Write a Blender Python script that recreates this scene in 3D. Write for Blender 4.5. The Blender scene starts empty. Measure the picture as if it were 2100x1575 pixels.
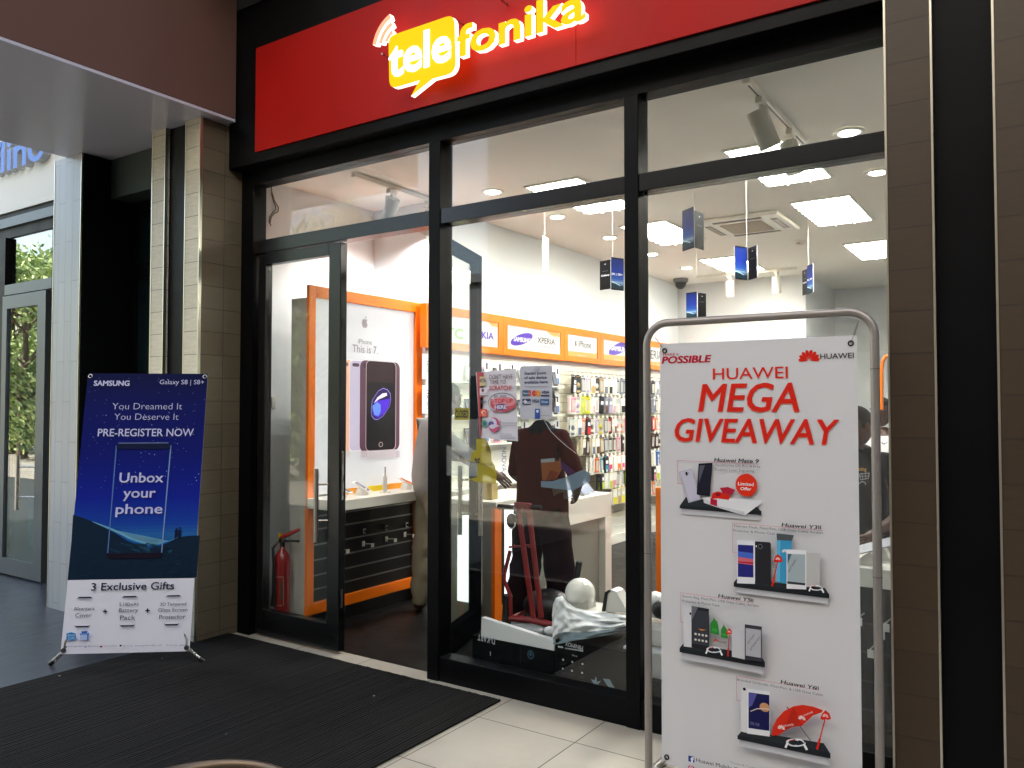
import bpy, bmesh, math, random
from mathutils import Vector, Matrix, noise
R = math.radians
rnd = random.Random(7)
C = bpy.context.scene.collection
SC = bpy.context.scene
# ------------------------------------------------------------------ camera, sky, sun, exposure
CAMP = Vector((0, -3.7814, 1.6)); FPX = 1652.7; PW, PH = 2100, 1575
_y, _p, _r = R(33.8808), R(1.7389), R(-0.0436)
_f = Vector((-math.sin(_y)*math.cos(_p), math.cos(_y)*math.cos(_p), math.sin(_p)))
_ri = Vector((math.cos(_y), math.sin(_y), 0)); _d = -_ri.cross(_f)
RI = _ri*math.cos(_r) + _d*math.sin(_r); DN = _d*math.cos(_r) - _ri*math.sin(_r); FW = _f
cd = bpy.data.cameras.new('camera'); cd.sensor_width = 36; cd.lens = FPX/PW*36
cd.clip_start = .05; cd.clip_end = 800
cam = bpy.data.objects.new('camera', cd); C.objects.link(cam)
m = Matrix((RI, -DN, -FW)).transposed().to_4x4(); m.translation = CAMP
cam.matrix_world = m
SC.camera = cam
SUN_EL, SUN_AZ = R(45), R(320)          # azimuth clockwise from +Y
w = bpy.data.worlds.new('World'); SC.world = w; w.use_nodes = True
nt = w.node_tree; bg = nt.nodes['Background']
sky = nt.nodes.new('ShaderNodeTexSky'); sky.sky_type = 'NISHITA'; sky.sun_disc = False
sky.sun_elevation = SUN_EL; sky.sun_rotation = SUN_AZ; sky.air_density = 1.0; sky.dust_density = 2.0
wb = nt.nodes.new('ShaderNodeMix'); wb.data_type = 'RGBA'; wb.blend_type = 'MULTIPLY'; wb.inputs[0].default_value = 1; wb.inputs[7].default_value = (1.12, 1.0, .86, 1)   # the camera's daylight white balance
nt.links.new(sky.outputs[0], wb.inputs[6]); nt.links.new(wb.outputs[2], bg.inputs[0]); bg.inputs[1].default_value = .15
sl = bpy.data.lights.new('sun', 'SUN'); sl.energy = 5.0; sl.angle = R(.5); sl.color = (1, .95, .86)
so = bpy.data.objects.new('sun', sl); C.objects.link(so)
sd = Vector((math.sin(SUN_AZ)*math.cos(SUN_EL), math.cos(SUN_AZ)*math.cos(SUN_EL), math.sin(SUN_EL)))
so.rotation_euler = sd.to_track_quat('Z', 'Y').to_euler(); so.location = (-20, -10, 20)
SC.view_settings.view_transform = 'Standard'; SC.view_settings.look = 'None'
SC.view_settings.exposure = 2.4; SC.view_settings.gamma = 1
cy = SC.cycles
cy.max_bounces = 10; cy.diffuse_bounces = 5; cy.glossy_bounces = 4; cy.transmission_bounces = 4; cy.transparent_max_bounces = 24
cy.sample_clamp_indirect = 6; cy.caustics_reflective = False; cy.caustics_refractive = False; cy.blur_glossy = .5

# pixel of the 2100x1575 photograph -> point on a real plane
def ray(x, y): return FW + RI*((x-PW/2)/FPX) + DN*((y-PH/2)/FPX)
def atX(x, y, v): d = ray(x, y); return CAMP + d*((v-CAMP.x)/d.x)
def atY(x, y, v): d = ray(x, y); return CAMP + d*((v-CAMP.y)/d.y)
def atZ(x, y, v=0.): d = ray(x, y); return CAMP + d*((v-CAMP.z)/d.z)
def atP(x, y, o, n): d = ray(x, y); return CAMP + d*((o-CAMP).dot(n)/d.dot(n))
def zoom(ox, oy, s): return lambda x, y: (ox+x/s, oy+y/s)

# ------------------------------------------------------------------ materials
def lin(h):
    if not isinstance(h, str): return tuple(h)
    h = h.lstrip('#'); o = []
    for i in (0, 2, 4):
        c = int(h[i:i+2], 16)/255; o.append(c/12.92 if c <= .04045 else ((c+.055)/1.055)**2.4)
    return tuple(o)
MATS = {}
def mat(name, col=(.5, .5, .5), rough=.5, metal=0, emit=0, var=.0, scale=6, bump=0, bscale=60, spec=.5, coat=0, stretch=(1, 1, 1), ecol=None, trans=0):
    if name in MATS: return MATS[name]
    m = bpy.data.materials.new(name); m.use_nodes = True; n = m.node_tree; b = n.nodes['Principled BSDF']
    c = lin(col); b.inputs['Base Color'].default_value = (*c, 1); b.inputs['Roughness'].default_value = rough
    b.inputs['Metallic'].default_value = metal; b.inputs['Specular IOR Level'].default_value = spec
    b.inputs['Coat Weight'].default_value = coat
    if trans: b.inputs['Transmission Weight'].default_value = trans
    if emit:
        b.inputs['Emission Color'].default_value = (*(lin(ecol) if ecol else c), 1); b.inputs['Emission Strength'].default_value = emit
    if var or bump:
        tc = n.nodes.new('ShaderNodeTexCoord'); mp = n.nodes.new('ShaderNodeMapping'); mp.inputs['Scale'].default_value = stretch
        n.links.new(tc.outputs['Object'], mp.inputs['Vector'])
    if var:
        t = n.nodes.new('ShaderNodeTexNoise'); t.inputs['Scale'].default_value = scale; t.inputs['Detail'].default_value = 6
        t.inputs['Roughness'].default_value = .65
        n.links.new(mp.outputs[0], t.inputs['Vector'])
        mr = n.nodes.new('ShaderNodeMapRange'); mr.inputs[1].default_value = .3; mr.inputs[2].default_value = .7
        mr.inputs[3].default_value = 1-var; mr.inputs[4].default_value = 1+var
        n.links.new(t.outputs['Fac'], mr.inputs[0])
        mx = n.nodes.new('ShaderNodeVectorMath'); mx.operation = 'SCALE'; mx.inputs[0].default_value = c
        n.links.new(mr.outputs[0], mx.inputs['Scale']); n.links.new(mx.outputs[0], b.inputs['Base Color'])
        r2 = n.nodes.new('ShaderNodeMapRange'); r2.inputs[1].default_value = .3; r2.inputs[2].default_value = .7
        r2.inputs[3].default_value = max(.02, rough-.08); r2.inputs[4].default_value = min(1, rough+.08)
        n.links.new(t.outputs['Fac'], r2.inputs[0]); n.links.new(r2.outputs[0], b.inputs['Roughness'])
    if bump:
        t2 = n.nodes.new('ShaderNodeTexNoise'); t2.inputs['Scale'].default_value = bscale; t2.inputs['Detail'].default_value = 4
        n.links.new(mp.outputs[0], t2.inputs['Vector'])
        bp = n.nodes.new('ShaderNodeBump'); bp.inputs['Strength'].default_value = bump; bp.inputs['Distance'].default_value = .004
        n.links.new(t2.outputs['Fac'], bp.inputs['Height']); n.links.new(bp.outputs[0], b.inputs['Normal'])
    MATS[name] = m; return m
def glass(name, tint=(1, 1, 1), f0=.04, rough=0.):
    if name in MATS: return MATS[name]
    m = bpy.data.materials.new(name); m.use_nodes = True; n = m.node_tree; n.nodes.remove(n.nodes['Principled BSDF'])
    o = n.nodes['Material Output']; tr = n.nodes.new('ShaderNodeBsdfTransparent'); tr.inputs[0].default_value = (*tint, 1)
    g = n.nodes.new('ShaderNodeBsdfGlossy'); g.inputs['Roughness'].default_value = rough
    lw = n.nodes.new('ShaderNodeLayerWeight'); lw.inputs['Blend'].default_value = .5
    p = n.nodes.new('ShaderNodeMath'); p.operation = 'POWER'; p.inputs[1].default_value = 5; n.links.new(lw.outputs['Facing'], p.inputs[0])
    k = n.nodes.new('ShaderNodeMath'); k.operation = 'MULTIPLY_ADD'; k.inputs[1].default_value = 1-f0; k.inputs[2].default_value = f0
    n.links.new(p.outputs[0], k.inputs[0])
    mx = n.nodes.new('ShaderNodeMixShader'); n.links.new(k.outputs[0], mx.inputs[0]); n.links.new(tr.outputs[0], mx.inputs[1]); n.links.new(g.outputs[0], mx.inputs[2])
    n.links.new(mx.outputs[0], o.inputs['Surface']); MATS[name] = m; return m
def film(name, col, alpha, rough=.4):
    if name in MATS: return MATS[name]
    m = mat(name, col, rough); m.node_tree.nodes['Principled BSDF'].inputs['Alpha'].default_value = alpha; return m
def tiles(name, col, ax, size, off, gap, gcol, rough=.35, var=.05, grain=(1, 1, 1), gscale=8, gvar=.06, stagger=0, spec=.5):
    """grid of tiles in object space: ax = the two axes (0,1,2), size, off; a joint of width gap; tone differs per tile"""
    if name in MATS: return MATS[name]
    m = mat(name, col, rough, var=gvar, scale=gscale, stretch=grain, spec=spec); n = m.node_tree; b = n.nodes['Principled BSDF']; L = n.links.new
    tc = n.nodes.new('ShaderNodeTexCoord'); sp = n.nodes.new('ShaderNodeSeparateXYZ'); L(tc.outputs['Object'], sp.inputs[0])
    def mth(op, a, bb=None, c=None):
        k = n.nodes.new('ShaderNodeMath'); k.operation = op
        for i, q in enumerate((a, bb, c)):
            if q is None: continue
            if isinstance(q, (int, float)): k.inputs[i].default_value = q
            else: L(q, k.inputs[i])
        return k.outputs[0]
    fl = []; ed = []; t2 = None
    for i in (1, 0):
        t = mth('DIVIDE', mth('SUBTRACT', sp.outputs[ax[i]], off[i]), size[i])
        if i == 0 and stagger: t = mth('ADD', t, mth('MULTIPLY', fl[0], stagger))
        f = mth('FLOOR', t); fr = mth('SUBTRACT', t, f); fl.append(f)
        e = mth('MULTIPLY', mth('MINIMUM', fr, mth('SUBTRACT', 1, fr)), size[i]); ed.append(mth('LESS_THAN', e, gap/2))
    j = mth('MAXIMUM', ed[0], ed[1])
    cb = n.nodes.new('ShaderNodeCombineXYZ'); L(fl[0], cb.inputs[0]); L(fl[1], cb.inputs[1])
    wn = n.nodes.new('ShaderNodeTexWhiteNoise'); L(cb.outputs[0], wn.inputs['Vector'])
    s = mth('MULTIPLY_ADD', wn.outputs['Value'], 2*var, 1-var)
    old = b.inputs['Base Color'].links[0].from_socket
    sc = n.nodes.new('ShaderNodeVectorMath'); sc.operation = 'SCALE'; L(old, sc.inputs[0]); L(s, sc.inputs['Scale'])
    mx = n.nodes.new('ShaderNodeMix'); mx.data_type = 'RGBA'; L(j, mx.inputs[0]); L(sc.outputs[0], mx.inputs[6]); mx.inputs[7].default_value = (*lin(gcol), 1)
    L(mx.outputs[2], b.inputs['Base Color'])
    bp = n.nodes.new('ShaderNodeBump'); bp.inputs['Strength'].default_value = .6; bp.inputs['Distance'].default_value = .002; bp.invert = True
    L(j, bp.inputs['Height']); L(bp.outputs[0], b.inputs['Normal'])
    return m

# ------------------------------------------------------------------ mesh builder
class MB:
    def __init__(s): s.v = []; s.f = []; s.mi = []; s.sm = []; s.mats = []
    def _m(s, mt):
        if mt not in s.mats: s.mats.append(mt)
        return s.mats.index(mt)
    def add(s, vs, fs, mt, smooth=False, M=None):
        b = len(s.v); k = s._m(mt)
        s.v += [(M @ Vector(v)) if M else Vector(v) for v in vs]
        for f in fs: s.f.append([b+i for i in f]); s.mi.append(k); s.sm.append(smooth)
        return s
    def box(s, a, b, mt, bev=0, M=None):
        x0, y0, z0 = [min(p, q) for p, q in zip(a, b)]; x1, y1, z1 = [max(p, q) for p, q in zip(a, b)]
        if bev:
            bm = bmesh.new(); bmesh.ops.create_cube(bm, size=1)
            for v in bm.verts: v.co = Vector(((x0+x1)/2+v.co.x*(x1-x0), (y0+y1)/2+v.co.y*(y1-y0), (z0+z1)/2+v.co.z*(z1-z0)))
            bmesh.ops.bevel(bm, geom=bm.edges[:], offset=min(bev, .45*min(x1-x0, y1-y0, z1-z0)), segments=2, affect='EDGES', profile=.5)
            bm.verts.index_update()
            s.add([v.co.copy() for v in bm.verts], [[v.index for v in f.verts] for f in bm.faces], mt, False, M); bm.free(); return s
        vs = [(x0, y0, z0), (x1, y0, z0), (x1, y1, z0), (x0, y1, z0), (x0, y0, z1), (x1, y0, z1), (x1, y1, z1), (x0, y1, z1)]
        return s.add(vs, [(0, 3, 2, 1), (4, 5, 6, 7), (0, 1, 5, 4), (1, 2, 6, 5), (2, 3, 7, 6), (3, 0, 4, 7)], mt, False, M)
    def tube(s, pts, r, mt, n=8, cap=True, M=None, flat=None):
        pts = [Vector(p) for p in pts]; k = len(pts); rs = r if isinstance(r, (list, tuple)) else [r]*k
        vs = []; fs = []; up = None
        for i, p in enumerate(pts):
            t = (pts[min(i+1, k-1)]-pts[max(i-1, 0)]).normalized()
            if up is None: up = Vector((0, 0, 1)) if abs(t.z) < .9 else Vector((1, 0, 0))
            a = t.cross(up).normalized(); up = a.cross(t).normalized()
            for j in range(n):
                g = 2*math.pi*j/n; vs.append(p + (a*math.cos(g) + up*math.sin(g)*(flat or 1))*rs[i])
        for i in range(k-1):
            for j in range(n): fs.append((i*n+j, i*n+(j+1) % n, (i+1)*n+(j+1) % n, (i+1)*n+j))
        s.add(vs, fs, mt, True, M)
        if cap: s.add([vs[j] for j in range(n)], [list(range(n))[::-1]], mt, False, M); s.add([vs[(k-1)*n+j] for j in range(n)], [list(range(n))], mt, False, M)
        return s
    def cyl(s, p, q, r, mt, n=20, r2=None, M=None): return s.tube([p, q], [r, r if r2 is None else r2], mt, n, True, M)
    def lathe(s, prof, mt, c=(0, 0, 0), n=24, M=None):
        c = Vector(c); vs = []; fs = []; k = len(prof)
        for r, z in prof:
            for j in range(n): g = 2*math.pi*j/n; vs.append(c+Vector((r*math.cos(g), r*math.sin(g), z)))
        for i in range(k-1):
            for j in range(n): fs.append((i*n+j, i*n+(j+1) % n, (i+1)*n+(j+1) % n, (i+1)*n+j))
        return s.add(vs, fs, mt, True, M)
    def sph(s, c, r, mt, nu=20, nv=12, M=None, fn=None):
        r = (r, r, r) if isinstance(r, (int, float)) else r; vs = []; fs = []
        for i in range(nv+1):
            a = math.pi*i/nv
            for j in range(nu):
                g = 2*math.pi*j/nu; u = Vector((math.sin(a)*math.cos(g), math.sin(a)*math.sin(g), math.cos(a)))
                if fn: u = fn(u)
                vs.append(Vector(c)+Vector((u.x*r[0], u.y*r[1], u.z*r[2])))
        for i in range(nv):
            for j in range(nu): fs.append((i*nu+j, (i+1)*nu+j, (i+1)*nu+(j+1) % nu, i*nu+(j+1) % nu))
        return s.add(vs, fs, mt, True, M)
    def prism(s, P, n, t, mt, side=None):
        """closed polygon of world points, extruded by t along n"""
        n = Vector(n).normalized(); k = len(P); A = [Vector(p) for p in P]; B = [p+n*t for p in A]
        nn = Vector((0, 0, 0))
        for i in range(k): nn += A[i].cross(A[(i+1) % k])
        if nn.dot(n) < 0: A.reverse(); B.reverse()
        s.add(B, [list(range(k))], mt); s.add(A, [list(range(k))[::-1]], side or mt)
        s.add(A+B, [(i, (i+1) % k, k+(i+1) % k, k+i) for i in range(k)], side or mt); return s
    def build(s, name, parent=None, loc=None, part_label=None):
        if parent is not None: base = WL[parent.name]
        elif loc is not None: base = Vector(loc)
        else:
            lo = [min(v[i] for v in s.v) for i in range(3)]; hi = [max(v[i] for v in s.v) for i in range(3)]
            base = Vector(((lo[0]+hi[0])/2, (lo[1]+hi[1])/2, lo[2]))
        me = bpy.data.meshes.new(name); me.from_pydata([tuple(v-base) for v in s.v], [], s.f)
        for k in s.mats: me.materials.append(k)
        me.polygons.foreach_set('material_index', s.mi); me.polygons.foreach_set('use_smooth', s.sm)
        me.update(); o = bpy.data.objects.new(name, me); C.objects.link(o)
        if parent is not None: o.parent = parent
        else: o.location = base
        WL[o.name] = base
        if part_label: o['label'] = part_label
        return o
WL = {}          # world base of every object built
def tag(o, label, cat, group=None):
    o['label'] = label; o['category'] = cat
    if group: o['group'] = group
    return o
def thing(name, label, cat, loc, group=None):
    o = bpy.data.objects.new(name, None); o.empty_display_size = .1; C.objects.link(o); o.location = loc; WL[o.name] = Vector(loc)
    return tag(o, label, cat, group)
def struct(o): o['kind'] = 'structure'; return o
def copy_tree(o, parent=None, loc=None, label=None, rz=None):
    c = o.copy(); C.objects.link(c); c.parent = parent
    if loc is not None: c.location = loc
    if rz is not None: c.rotation_euler = (0, 0, rz)
    if label: c['label'] = label
    WL[c.name] = Vector(c.location)
    for ch in list(o.children): copy_tree(ch, c)
    return c

# ------------------------------------------------------------------ flat print on a plane (real lettering and artwork)
_tc = {}
def glyphs(txt, bold=0.):
    key = (txt, bold)
    if key in _tc: return _tc[key]
    cu = bpy.data.curves.new('t', 'FONT'); cu.body = txt; cu.offset = bold; cu.resolution_u = 3; cu.fill_mode = 'BOTH'
    o = bpy.data.objects.new('t', cu); C.objects.link(o)
    dg = bpy.context.evaluated_depsgraph_get(); me = o.evaluated_get(dg).to_mesh()
    vs = [(v.co.x, v.co.y) for v in me.vertices]; fs = [list(p.vertices) for p in me.polygons]
    o.evaluated_get(dg).to_mesh_clear(); C.objects.unlink(o); bpy.data.objects.remove(o); bpy.data.curves.remove(cu)
    _tc[key] = (vs, fs); return _tc[key]
class Flat:
    def __init__(s, o, u, v, step=.0004, base=.0012):
        s.o = Vector(o); s.u = Vector(u).normalized(); s.v = Vector(v).normalized(); s.n = s.u.cross(s.v).normalized()
        s.k = 0; s.b = MB(); s.step = step; s.base = base; s.z = lambda x, y: (x, y)
    def uv(s, x, y):
        x, y = s.z(x, y); p = atP(x, y, s.o, s.n)-s.o; return (p.dot(s.u), p.dot(s.v))
    def P(s, u, v): return s.o+s.u*u+s.v*v+s.n*(s.base+s.step*s.k)
    def _add(s, uvs, fs, mt): s.b.add([s.P(*q) for q in uvs], fs, mt)
    def polyuv(s, q, mt):
        s.k += 1
        a = sum(q[i][0]*q[(i+1) % len(q)][1]-q[(i+1) % len(q)][0]*q[i][1] for i in range(len(q)))
        if a < 0: q = q[::-1]
        bm = bmesh.new(); vs = [bm.verts.new((p[0], p[1], 0)) for p in q]; bm.verts.index_update()
        f = bm.faces.new(vs); r = bmesh.ops.triangulate(bm, faces=[f]); bm.verts.index_update()
        s._add(q, [[v.index for v in g.verts] for g in bm.faces], mt); bm.free(); return s
    def poly(s, pts, mt): return s.polyuv([s.uv(*p) for p in pts], mt)
    def rect(s, x0, y0, x1, y1, mt, r=0):
        """rectangle in the plane: corner pixels (x0,y0) and (x1,y1)"""
        a = s.uv(x0, y0); c = s.uv(x1, y1); u0, u1 = sorted((a[0], c[0])); v0, v1 = sorted((a[1], c[1]))
        return s.rectuv(u0, v0, u1, v1, mt, r)
    def rectuv(s, u0, v0, u1, v1, mt, r=0):
        if not r: return s.polyuv([(u0, v0), (u1, v0), (u1, v1), (u0, v1)], mt)
        r = r*min(u1-u0, v1-v0); q = []
        for cx, cy_, a0 in ((u1-r, v0+r, -90), (u1-r, v1-r, 0), (u0+r, v1-r, 90), (u0+r, v0+r, 180)):
            for i in range(6): g = R(a0+18*i); q.append((cx+r*math.cos(g), cy_+r*math.sin(g)))
        return s.polyuv(q, mt)
    def ell(s, x, y, rx, ry, mt, rot=0, n=28, star=0):
        c = Vector(s.uv(x, y)); ax = Vector(s.uv(x+rx, y))-c; ay = Vector(s.uv(x, y-ry))-c; a, b = ax.length, ay.length; q = []
        for i in range(n):
            g = 2*math.pi*i/n; k = 1-star*(i % 2); p = Vector((a*math.cos(g)*k, b*math.sin(g)*k)); cr, sr = math.cos(R(rot)), math.sin(R(rot))
            q.append((c.x+p.x*cr-p.y*sr, c.y+p.x*sr+p.y*cr))
        return s.polyuv(q, mt)
    def line(s, pts, wpx, mt):
        for (x0, y0), (x1, y1) in zip(pts, pts[1:]):
            dx, dy = x1-x0, y1-y0; L = math.hypot(dx, dy) or 1; nx, ny = -dy/L*wpx/2, dx/L*wpx/2
            s.poly([(x0+nx, y0+ny), (x1+nx, y1+ny), (x1-nx, y1-ny), (x0-nx, y0-ny)], mt); s.k -= 1
        s.k += 1; return s
    def text(s, t, x0, yb, x1, yt, mt, bold=0., shear=0., rot=0., mirror=False):
        """baseline from pixel (x0,yb) to x1, capitals reaching yt"""
        u0, v0 = s.uv(x0, yb); u1 = s.uv(x1, yb)[0]; h = s.uv(x0, yt)[1]-v0
        return s.textuv(t, u0, v0, u1-u0, h, mt, bold, shear, rot)
    def textuv(s, t, u0, v0, wd, h, mt, bold=0., shear=0., rot=0.):
        vs, fs = glyphs(t, min(bold, 0))
        if not vs: return s
        hv, _ = glyphs('H', min(bold, 0)); ch = max(p[1] for p in hv)
        sy = h/ch; xs = [p[0]*1.0 for p in vs]; lo, hi = min(xs), max(xs); sx = wd/max(hi-lo, 1e-6)
        s.k += 1; cr, sr = math.cos(R(rot)), math.sin(R(rot)); q = []
        for x, y in vs:
            a, b = (x-lo)*sx, y*sy; a += b*shear; q.append((u0+a*cr-b*sr, v0+a*sr+b*cr))
        if bold > .004:      # heavier stroke: the same outline laid down again a hair to each side
            for i in range(6):
                g = math.pi*2*i/6; s._add([(a+bold*sx*math.cos(g), b+bold*sy*.8*math.sin(g)) for a, b in q], fs, mt); s.k += .12
        s._add(q, fs, mt); return s
    def build(s, name, parent=None, **k): return s.b.build(name, parent, **k)
APPLE = [(0, .62), (.12, .68), (.28, .72), (.45, .68), (.58, .58), (.44, .44), (.40, .25), (.46, .06), (.62, -.08), (.52, -.32), (.36, -.56), (.2, -.64), (.0, -.57), (-.2, -.64), (-.38, -.55),
         (-.56, -.25), (-.64, .08), (-.58, .42), (-.42, .64), (-.2, .71)]
LEAF = [(.02, .78), (.04, .95), (.16, 1.12), (.33, 1.2), (.32, 1.0), (.2, .84)]
def apple(F, x, y, r, mt, sx=1.):
    c = F.uv(x, y); k = F.uv(x, y-r)[1]-c[1]
    for sh in (APPLE, LEAF): F.polyuv([(c[0]+p[0]*k*sx, c[1]+p[1]*k) for p in sh], mt); F.k -= 1
    F.k += 1
def petals(F, x, y, r, mt, n=8, sx=1.):
    c = F.uv(x, y); k = F.uv(x, y-r)[1]-c[1]
    for i in range(n):
        a = R(8+(180-16)*i/(n-1)); d = (math.cos(a)*sx, math.sin(a)); p = (-d[1], d[0]); L = k*(.86+.14*math.sin(a))
        w_ = .15*k; F.polyuv([(c[0]+d[0]*L*t+p[0]*w_*q, c[1]+d[1]*L*t+p[1]*w_*q) for t, q in ((.12, 0), (.55, -.8), (.85, -1), (1, -.3), (1, .3), (.85, 1), (.55, .8))], mt); F.k -= 1
    F.k += 1
# ------------------------------------------------------------------ palette
BLK = mat('black_aluminium', '#060608', .45, .0, spec=.13, var=.06, scale=3)
GREYAL = mat('grey_aluminium', '#565c61', .4, .5)
SATIN = mat('satin_black_aluminium', '#08080a', .27, spec=.5)
STEEL = mat('brushed_steel', '#b9b6ae', .28, 1.0, var=.05, scale=20, stretch=(1, 1, .1))
TRIM = mat('trim_steel', '#d8d2c2', .3, 1.0)
PLAST = mat('wall_plaster', '#e0e3e4', .85, var=.025, scale=1.3, bump=.08, bscale=40)
CEILM = mat('ceiling_paint', '#eeebe2', .9, var=.03, scale=.8, bump=.05, bscale=60)
WHITE = mat('white_laminate', '#e6e3d8', .35)
ORANGE = mat('orange_laminate', '#f77800', .35, var=.03, scale=4)
DARKP = mat('dark_plaster', '#121216', .8, var=.1, scale=2)
GLASS = glass('clear_glass', (.97, .985, .98), .04)
BLACKP = mat('black_plastic', '#0e0e10', .4)
RUBBER = mat('black_rubber', '#121212', .8)
CHROME = mat('chrome', '#d0d0d0', .12, 1.0)
PAPERW = mat('paper_white', '#e8e8ea', .6)
# ------------------------------------------------------------------ ground and floors
b = MB(); b.box((-250, -250, -.3), (250, 250, -.016), tiles('courtyard_paving', '#8d887c', (0, 1), (.6, .6), (0, 0), .012, '#55524c', .8, .1))
struct(b.build('ground', loc=(0, 0, -.016)))
CREAM = tiles('cream_floor_tile', '#b5ad9e', (0, 1), (.57, .585), (-2.5, -.365), .006, '#4a453c', .42, .05, gscale=2.2, gvar=.1)
PLANK = tiles('grey_plank_tile', '#3c3f46', (1, 0), (.9, .15), (0, 0), .005, '#24262a', .35, .1, (18, 1.2, 1), 3, .12, .33)
b = MB(); b.box((-5.0, -2.75, -.1), (9, .04, 0), CREAM); struct(b.build('arcade_floor', loc=(0, 0, 0)))
LANE = tiles('dark_lane_paving', '#2f2e2e', (0, 1), (.4, .2), (0, 0), .006, '#1c1c1c', .75, .12)
b = MB(); b.box((-5.0, -7.1, -.1), (9, -2.752, -.004), LANE); struct(b.build('lane_paving', loc=(0, 0, -.004)))
b = MB(); b.box((-22, -5.4, -.1), (-5.002, .1, 0), PLANK); struct(b.build('plank_floor', loc=(0, 0, 0)))
SHOPF = tiles('dark_shop_floor', '#1c1b1a', (0, 1), (.6, .6), (-4.4, .04), .004, '#0a0a0a', .38, .12, gscale=5, gvar=.15, spec=.2)
b = MB(); b.box((-5.1, .042, -.1), (1.4, 9, 0), SHOPF); struct(b.build('shop_floor', loc=(0, 0, 0)))
# entrance mat with ribs running towards the shop
MATM = mat('ribbed_mat', '#1a1817', .95, var=.35, scale=7, spec=.2)
b = MB(); x = -4.985
while x < -2.545:
    b.box((x, -2.62, .004), (x+.016, -.125+.004*rnd.random(), .013+.0015*rnd.random()), MATM); x += .0205
b.box((-4.99, -2.62, 0), (-2.535, -.125, .008), MATM)
tag(b.build('entrance_mat'), 'large black ribbed entrance mat in front of the shop doorway', 'door mat')
b = MB()
for px, py, s in ((767, 1427, .011), (333, 1350, .008), (122, 1386, .012), (464, 1505, .005)):
    p = atZ(px, py, .016); o_ = MB().sph(p, (s*.7, s*.45, s*.25), mat('litter_grey', '#a09c96', .7), 7, 5).build('paper_scrap')
    tag(o_, {767: 'white paper scrap lying near the right of the black mat', 333: 'white paper scrap between the legs of the blue banner', 122: 'pale scrap at the left edge of the mat below the blue banner', 464: 'tiniest pale scrap near the bottom of the black mat'}[px], 'litter', 'scraps of paper on the mat')
# ------------------------------------------------------------------ shop room
def slab(name, a, c, mt, label, cat='wall', st=False):
    o = MB().box(a, c, mt).build(name)
    return struct(o) if st else tag(o, label, cat)
slab('shop_wall', (-5.12, .07, 0), (-5.0, 1.46, 3.352), PLAST, 'white plaster wall beside the fire extinguisher, left of the doorway')
slab('shop_wall', (-5.12, 1.462, 0), (-4.4, 1.58, 3.352), PLAST, 'narrow white return wall above the orange framed phone poster')
slab('shop_wall', (-4.52, 1.582, 0), (-4.402, 7.0, 3.352), PLAST, 'long white side wall carrying the row of orange brand signs')
slab('shop_wall', (-4.52, 7.002, 0), (-2.65, 7.12, 3.352), PLAST, 'white rear wall behind the small dome camera')
slab('shop_wall', (-2.77, 7.122, 0), (-2.652, 8.7, 3.352), PLAST, 'shaded side wall of the rear recess')
slab('shop_wall', (-2.77, 8.702, 0), (1.32, 8.82, 3.352), PLAST, 'cream wall at the very back of the recess, behind the banner top')
slab('shop_wall', (1.2, .07, 0), (1.32, 8.7, 3.352), PLAST, 'white side wall on the far right of the shop')
b = MB(); b.box((-5.12, .07, 3.354), (1.32, 8.82, 3.5), CEILM); struct(b.build('shop_ceiling'))
# ------------------------------------------------------------------ arcade around the shopfront
UND = mat('soffit_paint', '#cfcfdc', .22, bump=.03, bscale=220, spec=.5)
BRED = mat('red_glow_render', '#66483f', .75, var=.06, scale=4, bump=.25, bscale=200)  # red glow of the sign put into the side's colour
t = thing('bulkhead', 'deep overhead bulkhead with grey underside and reddish lit side, above the left pillars', 'bulkhead', (-5.7, -3, 3.62))
MB().box((-6.575, -1.78, 3.62), (-4.89, .12, 3.64), UND).build('underside', t)
MB().box((-4.89, -1.78, 3.62), (-4.765, -.195, 3.64), UND).build('underside', t)
MB().box((-6.575, -1.78, 3.642), (-4.762, -.195, 5.0), BRED).build('side_face', t)
slab('arcade_ceiling', (-4.76, -1.0, 4.9), (9, -.19, 5.2), mat('arcade_ceiling_paint', '#3a393b', .8, var=.05), '', st=True)
slab('upper_wall', (-4.885, -.188, 4.42), (9, .06, 5.0), DARKP, 'dark wall above the red shop sign')
slab('shading_parapet', (-4.76, -1.0, 5.2), (9, -.8, 8.2), DARKP, 'unseen dark parapet added above the arcade edge to shade the lane')  # added out of view to keep the sun off the lane
slab('upper_wall', (-4.885, .06, 3.36), (9, .1, 4.42), DARKP, 'dark wall behind the sign box')
slab('upper_wall', (-9.0, .1, 4.9), (9, 9, 5.0), DARKP, 'dark roof slab over the shop')
ARCW = mat('arcade_wall_paint', '#262321', .9, var=.1, scale=1)
slab('arcade_wall', (-7.8, -7.3, 0), (9, -7.1, 6.6), ARCW, 'dark wall on the opposite side of the arcade')
slab('arcade_wall', (-7.8, -7.3, 6.602), (9, -7.1, 12.5), mat('white_bounce_storey', '#c9c7c1', .8), 'unseen white storey added across the lane to bounce sunlight onto the banners')  # added reflector: sunlit white storey that brightens the banners
slab('arcade_wall', (9, -7.1, 0), (9.2, 0, 6.6), ARCW, 'dark wall closing the right end of the arcade')
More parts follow.
